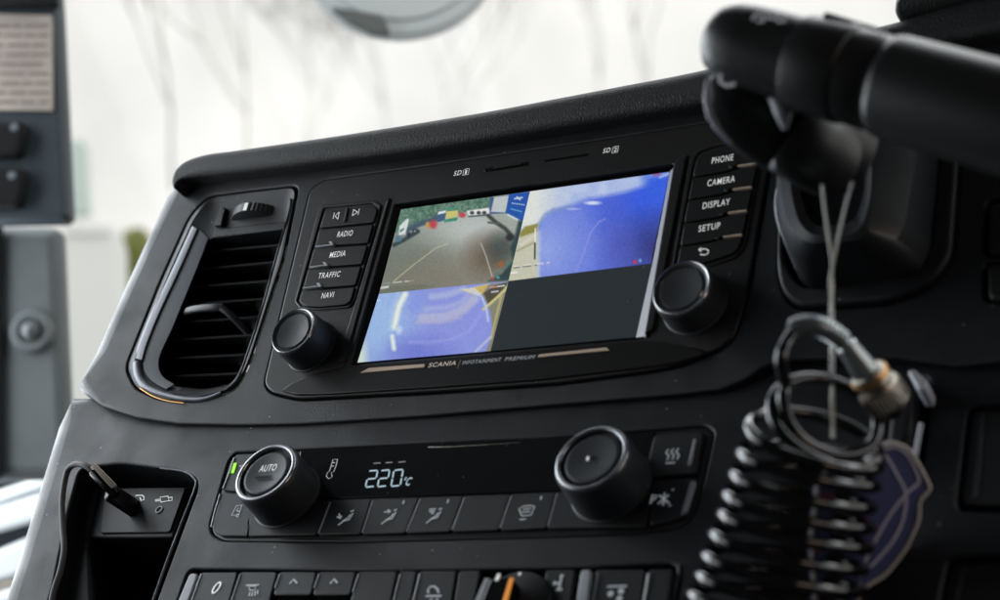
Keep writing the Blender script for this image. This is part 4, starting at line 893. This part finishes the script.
# pocket insides: a leaning wall and a folded leaflet shape
plate('pocket_wall', B, rounded(pxs(B, [(82,474),(100,488),(88,538),(96,660),(34,660),(56,560)], -.012), .004), -.066, -.012, .004, M['lower'], dash)
o = plate('dark_pouch', B, rounded(pxs(B, [(100,554),(126,552),(150,580),(150,640),(96,640)], -.05), .006), -.068, -.045, .005, M['bsoft'], None); tag(o, 'dark pouch tucked in the pocket under the socket panel', 'pouch')
uc = thing('charging_cable', 'black braided cable with a metal banded plug in the socket', 'cable', B.W(60, 600, -.01))
a0, a1 = B.W(142, 514, wV), B.W(97, 476, .012)
fd = (a0-a1).normalized(); fr4 = Frame(a1, B.n.cross(fd).normalized(), B.n)
def bar(nm, p, q, hw_, ht, m, parent, ax):
    p, q = Vector(p), Vector(q); d = (q-p).normalized(); s_ = d.cross(ax).normalized(); t2 = s_.cross(d).normalized(); sec = []
    for k in range(16):
        a = 2*math.pi*k/16; c_, s2 = math.cos(a), math.sin(a); f_ = lambda z: math.copysign(abs(z)**.5, z); sec.append(s_*f_(c_)*hw_+t2*f_(s2)*ht)
    L_ = [[p+v*.8 for v in sec], [p+d*.0007+v for v in sec], [q-d*.0007+v for v in sec], [q+v*.85 for v in sec]]
    return loft(nm, L_, m, parent, True, True)
pb = B.W(140, 512, wV-.004); pe = B.W(108, 491, .0035)
bar('plug_body', pb, pe, .0050, .0022, M['bsoft'], uc, B.n)
pm = B.W(92.5, 471.5, .016)
tube('plug_grip', [B.W(117,495,.003), B.W(114,492.5,.004), B.W(94,472.5,.0115), B.W(92,470.5,.0122)], [.0020,.0026,.0026,.0016], M['gloss'], uc, 18)
off = B.v*.0016+B.n*.0016
bar('metal_band', B.W(115,492,.0042)+off, B.W(93.5,470.5,.0120)+off, .0019, .0012, M['usbmetal'], uc, B.n)
cp3 = [B.W(94,472.5,.0118), B.W(86,466,.0145), B.W(76,464,.014), B.W(68,470,.012), B.W(64,485,.010), B.W(62,505,.007), B.W(63,530,.004), B.W(64,550,.002), B.W(60,572,0), B.W(54,590,-.002), B.W(50,612,-.004), B.W(49,640,-.008)]
tube('cord', catmull(cp3, 5, False), .0016, M['cable'], uc, 12)

# ================================================================== RIGHT-HAND SWITCHES AND HOLDER
def rsw(fr, pts, w1, lab, strip=None, g='switches at the right edge'):
    t = thing('rocker_switch', lab, 'switch', fr.W(*pts[-1], -.01), g)
    bd = plate('rocker', fr, rounded(pxs(fr, pts, w1), .003), -.011, w1, .0018, M['bsoft'], t)
    if strip: plate('edge_strip', fr, rounded(pxs(fr, strip, w1), .0006), w1-.001, w1+.0006, .0005, M['shroud'], bd)
rsw(A, [(989,204),(1054,196),(1050,251),(987,254)], .002, 'dark rounded switch at the right edge, level with the column block', None)
rsw(A, [(987,264),(1050,262),(1046,301),(988,299)], .002, 'dark rounded switch at the right edge, directly under another')
rsw(B, [(971,410),(1056,402),(1056,507),(963,504),(959,498)], -.004, 'large dark switch at the right edge, right of the navy card', [(982,414),(986,413.6),(978,498),(973,498)])
rsw(B, [(951,562),(1056,555),(1056,655),(932,655)], -.004, 'large dark switch in the bottom right corner', [(962,566),(965,565.6),(950,640),(946,640)])
hk = thing('plug_holder', 'small black holder with a pale grey tab behind the metal connector', 'holder', B.W(905, 480, -.01))
plate('holder_body', B, rounded(pxs(B, [(896,380),(920,376),(914,440),(900,474),(886,474)], 0), .003), -.04, .004, .003, M['bsoft'], hk)
plate('tab', B, rounded(pxs(B, [(907,372),(914,369),(928,381),(926,391),(918,391)], .012), .0014), .002, .013, .0016, M['grey'], hk)
tube('holder_edge', [B.W(921,424,.004), B.W(918,440,.004), B.W(915,456,.004)], .0011, M['grey'], hk, 8)

# ================================================================== STEERING COLUMN BLOCK
sc = thing('steering_column_block', 'black moulded column block in a frame, behind the stalk', 'column cover', A.W(865, 300, 0))
plate('frame_panel', A, inset(col_uv, .0004), -.010, .0035, .0022, M['dash'], sc, n=5,
      holes=[rounded(pxs(A, [(795,160),(943,140),(941,168),(933,250),(924,268),(910,279),(806,292),(796,282),(785,262),(786,200)]), .005)], hole_w=-.008, hole_bev=.0015)
def cl_(pts, w, r=.006): return [A.L(u, v, w) for u, v in rounded(pxs(A, pts, w), r, 5)]
base_ = [(797,120),(870,110),(941,100),(938,170),(930,250),(920,270),(908,277),(808,289),(798,278),(788,240)]
mid_ = [(778,120),(866,105),(918,95),(915,165),(904,228),(890,248),(870,256),(800,262),(786,245),(776,205)]
top_ = [(782,110),(846,105),(884,95),(881,160),(876,206),(868,232),(860,240),(806,244),(788,226),(780,190)]
top2 = [(793,112),(846,108),(874,98),(872,150),(870,200),(862,226),(852,234),(812,237),(798,222),(790,190)]
top3 = [(800,120),(846,112),(866,104),(866,150),(864,196),(856,218),(846,224),(816,227),(806,214),(799,188)]
loft('block_body', [cl_(base_, -.010), cl_(base_, .004), cl_(mid_, .026), cl_(top_, .036), cl_(top2, .0375), cl_(top3, .034), cl_(top3, .020)], M['shroud'], sc, False, True, True, 28)
tube('silver_highlight', catmull([A.W(x, y, w) for x, y, w in ((779,186,.026),(776.5,203,.026),(779,222,.025),(788,248,.020),(797,270,.010))], 5, False), [.0003]+[.0009]*12+[.0006]*7+[.0003], M['grey'], sc, 8)  # pale tube stands in for the highlight on the block's left edge
# ================================================================== STALKS
def dpath(pts): return [D(x, y, d) for x, y, d in pts]
st = thing('lower_stalk', 'black rounded lower stalk with a shiny left edge, in front of the buttons', 'stalk', D(860, 170, .74))
pts = [(709,80,.700),(712,82,.700),(720,87,.700),(733,96,.702),(751,108,.705),(774,122,.708),(798,134,.712),(820,143,.716),(836,149,.717),(850,154,.72),(857,157,.722),(859,158,.722)]
rad = [2,15,27,37,43,46,47,46,44,42,40,30]
tube('grip', dpath(pts), [r*.71/F_PX for r in rad], M['stalk'], st, 32, .7, UP)
tube('boot', dpath([(790,134,.700),(793,136,.700),(815,150,.706),(832,160,.712),(836,162,.714)]), [.0125,.0150,.0152,.0146,.0134], M['stalk'], st, 32, .8, UP, 60)
tube('silver_highlight', dpath([(711,72,.690),(707,84,.688),(706.5,100,.688),(710,116,.689),(720,132,.690),(732,144,.692)]), [.0003,.0008,.0012,.0012,.0009,.0003], M['grey'], st, 10)
tube('facet_highlight', dpath([(770,96,.688),(778,104,.684),(784,116,.683),(785,130,.684)]), [.0012,.0028,.0030,.0010], M['grey'], st, 12)  # pale tube added as the highlight on the stalk's facet
us_ = thing('upper_stalk', 'thick black multifunction stalk crossing the top right corner', 'stalk', D(1000, 116, .56))
c0, c1 = (716, 50), (1030, 121); ds = .70
def ax(t): # t in px along from 716 to 1030
    x = 716+t; return (x, 38+(x-716)*.279, ds-(x-716)*.00022)
prof = [(-6,3),(-5.4,14),(-3,24),(2,32),(9,37),(19,40.5),(35,42.5),(60,43),(84,43.5)]
tube('end_cap', [D(*ax(t)) for t, r in prof], [r*.695/F_PX for t, r in prof], M['stalk'], us_, 48)
prof = [(84,43.5),(85,46.5),(88,47.5),(132,49),(135,48),(136,46)]
tube('collar', [D(*ax(t)) for t, r in prof], [r*.695/F_PX for t, r in prof], M['stalk'], us_, 48, angle=50)
prof = [(135,47),(160,48),(162,46),(170,46.5),(172,50),(180,51.5),(340,53)]
tube('shaft', [D(*ax(t)) for t, r in prof], [r*.685/F_PX for t, r in prof], M['stalk'], us_, 48, angle=50)
ft = Frame(D(832, 34, .672), Vector(D(*ax(130))-D(*ax(90))).normalized(), UP)
plate('thumb_tab', ft, rounded([(-.0085,-.010),(.0075,-.010),(.0070,.0066),(-.0050,.0070)], .0012), -.022, .002, .0022, M['stalk'], us_)
# raised thumb rest on the collar
fu = Frame(D(770, 24, .5545), (RT*.97-UP*.2), UP)
strokes('symbol', Frame(D(770,20,.664), RT, UP), [[(752,20),(756,14),(763,15),(764,21),(757,22)], [(766,17),(774,19)], [(776,15),(784,15),(785,21),(778,22),(776,17)]], .0009, 0, M['inkdim'], us_)
strokes('symbol', Frame(D(727,80,.678), RT, UP), [[(720,74),(720,82),(726,86),(735,84)]], .0013, 0, M['inkdim'], us_)

# ================================================================== CORD AND HANGING CARD
af = thing('hanging_card', 'navy emblem card hung on a white cord behind the coiled cable', 'air freshener', D(850, 600, .70))
sd = .69
tube('cord', catmull([D(*p) for p in ((822,185,sd),(824,205,sd),(828,235,sd),(832,262,sd),(831,280,sd))], 5, False), .0005, M['cord'], af, 8)
tube('cord', catmull([D(*p) for p in ((852,182,sd),(847,200,sd),(841,225,sd),(834,258,sd),(830,280,sd))], 5, False), .0005, M['cord'], af, 8)
for ph in (0, math.pi):
    P_ = []
    for i in range(60):
        t = i/59; y = 278+160*t; a = t*12+ph; P_.append(D(831+2*t+.9*math.cos(a), y, sd+.0004*math.sin(a)))
    tube('cord', P_, .00058, M['cord'], af, 8)
fc = Frame(D(850, 520, .70), RT*.97+FW*.2, UP)
CO = [(840,452),(866,447),(880,443),(892,439.5),(910,447),(923,469.5),(931.6,487.5),(928,494),(920,501),(920,512),(919,522),(907,549),(886,576),(866,588),(859,600),(850,625),(810,632),(812,600),(808,540),(815,480)]
card_uv = rounded(pxs(fc, CO), .003, 5)
cdb = plate('card_body', fc, card_uv, -.0012, .0006, .0005, M['navy'], af)
rim_ = [fc.L(u, v, .0008) for u, v in inset(ccw(card_uv), .0008)]; rim_.append(rim_[0]); rim_.append(rim_[1])
tube('card_edge', rim_, .00075, M['cardedge'], cdb, 6)
wc = .0010
strokes('emblem', fc, [catmull([(881,450),(889,460),(898,476),(906,494),(903,520),(890,545),(862,575),(862,570),(873,545),(890,515),(908,492),(919,482),(916,470),(908,455),(896,447),(881,450)], 4, False)], .0011, wc, M['cardline'], cdb)
for y, x0, x1 in ((496,816,862), (503,824,862), (527,832,860), (534,838,862), (541,803,822), (547,808,820)):
    strokes('red_print', fc, [[(x0,y),(x1,y+4)]], .0014, wc, M['red'], cdb)
# ================================================================== COILED CABLE
cc = thing('coiled_cable', 'glossy black coiled cable with a metal connector, lower right', 'cable', D(790, 600, .62))
cz = .68; V = []
P_ = []
lead = [(802,328,cz),(794,332,cz-.002),(787,342,cz-.005),(781,358,cz-.009)]
P_ = [D(*p) for p in lead]
NT = 12.8; N_ = int(NT*30)
for i in range(N_+1):
    t = i/30            # turns
    f = min(1, t/2.9); f = f*f*(3-2*f); wob = math.sin(t*2.3)*.9+math.sin(t*1.1+1)*.8
    cx = 831 + (812-831)*min(1, t/2.6) - max(0, t-2.6)*5.0 + wob
    cy = 402 + 20.5*t + .8*math.sin(t*1.7)
    ax_ = 57 + 14*min(1, t/2.0) + max(0, t-3)*1.9; tilt = math.radians(40*(1-f)+13)
    by = 46*(1-f) + 10*f; dz = .010*(1-f)+.0225*f
    a = 2*math.pi*t + math.pi*1.02
    ex, ey = math.cos(a)*ax_, -math.sin(a)*by
    x = cx + ex*math.cos(tilt) - ey*math.sin(tilt)*.9; y = cy + ex*math.sin(tilt)*.75 + ey*math.cos(tilt)
    dd = cz + math.sin(a)*dz
    if t > .06: P_.append(D(x, y, dd))
P_ = [tuple(q) for q in P_]; tube('coil', catmull(P_[:12], 3, False)[:-1]+P_[11:], .0024, M['coil'], cc, 14)
# strain relief: ribbed sleeve
rl = catmull([D(792,330,cz), D(803,325,cz-.002), D(820,327,cz-.002), D(838,337,cz), D(852,352,cz+.002), D(866,372,cz+.004)], 10, False)
tube('sleeve', rl, .0030, M['relief'], cc, 16)
for i in range(4, 34, 2):
    a, b_ = Vector(rl[i]), Vector(rl[i+1]); c_ = (a+b_)/2; d = (b_-a).normalized()
    tube('rib', [c_-d*.00055, c_-d*.0003, c_+d*.0003, c_+d*.00055], [.0031,.0039,.0039,.0031], M['relief'], cc, 18)
tube('sleeve_end', [Vector(rl[36]), Vector(rl[-1])], [.0038,.0052], M['relief'], cc, 20)
q0, q1 = D(866,371,cz+.004), D(893,407,cz+.008); dq = (q1-q0)
prof = [(0,.0052),(.03,.0066),(.10,.0070),(.22,.0070),(.26,.0062),(.34,.0062),(.38,.0078),(.44,.0081),(.88,.0081),(.94,.0076),(1,.0056)]
cn = tube('connector', [q0+dq*t for t, r in prof], [r for t, r in prof], M['steel'], cc, 36, angle=30)
prof = [(.10,.0073),(.13,.0075),(.20,.0075),(.23,.0073)]
tube('amber_ring', [q0+dq*t for t, r in prof], [r for t, r in prof], M['brass'], cn, 36)
d = dq.normalized(); s1 = d.cross(Vector((0,0,1))).normalized(); s2 = s1.cross(d)
for k in range(30):
    a = 2*math.pi*k/30; o_ = (s1*math.cos(a)+s2*math.sin(a))*.0081
    tube('knurl', [q0+dq*.46+o_, q0+dq*.86+o_], .0005, M['steel'], cn, 5)
tube('tip', [q1, q1+dq*.18], [.0045,.0035], M['black'], cn, 20)
tube('lock_pin', [q0+dq*.75-s1*.0075, q0+dq*.95-s1*.0085], .0012, M['chrome'], cn, 10)
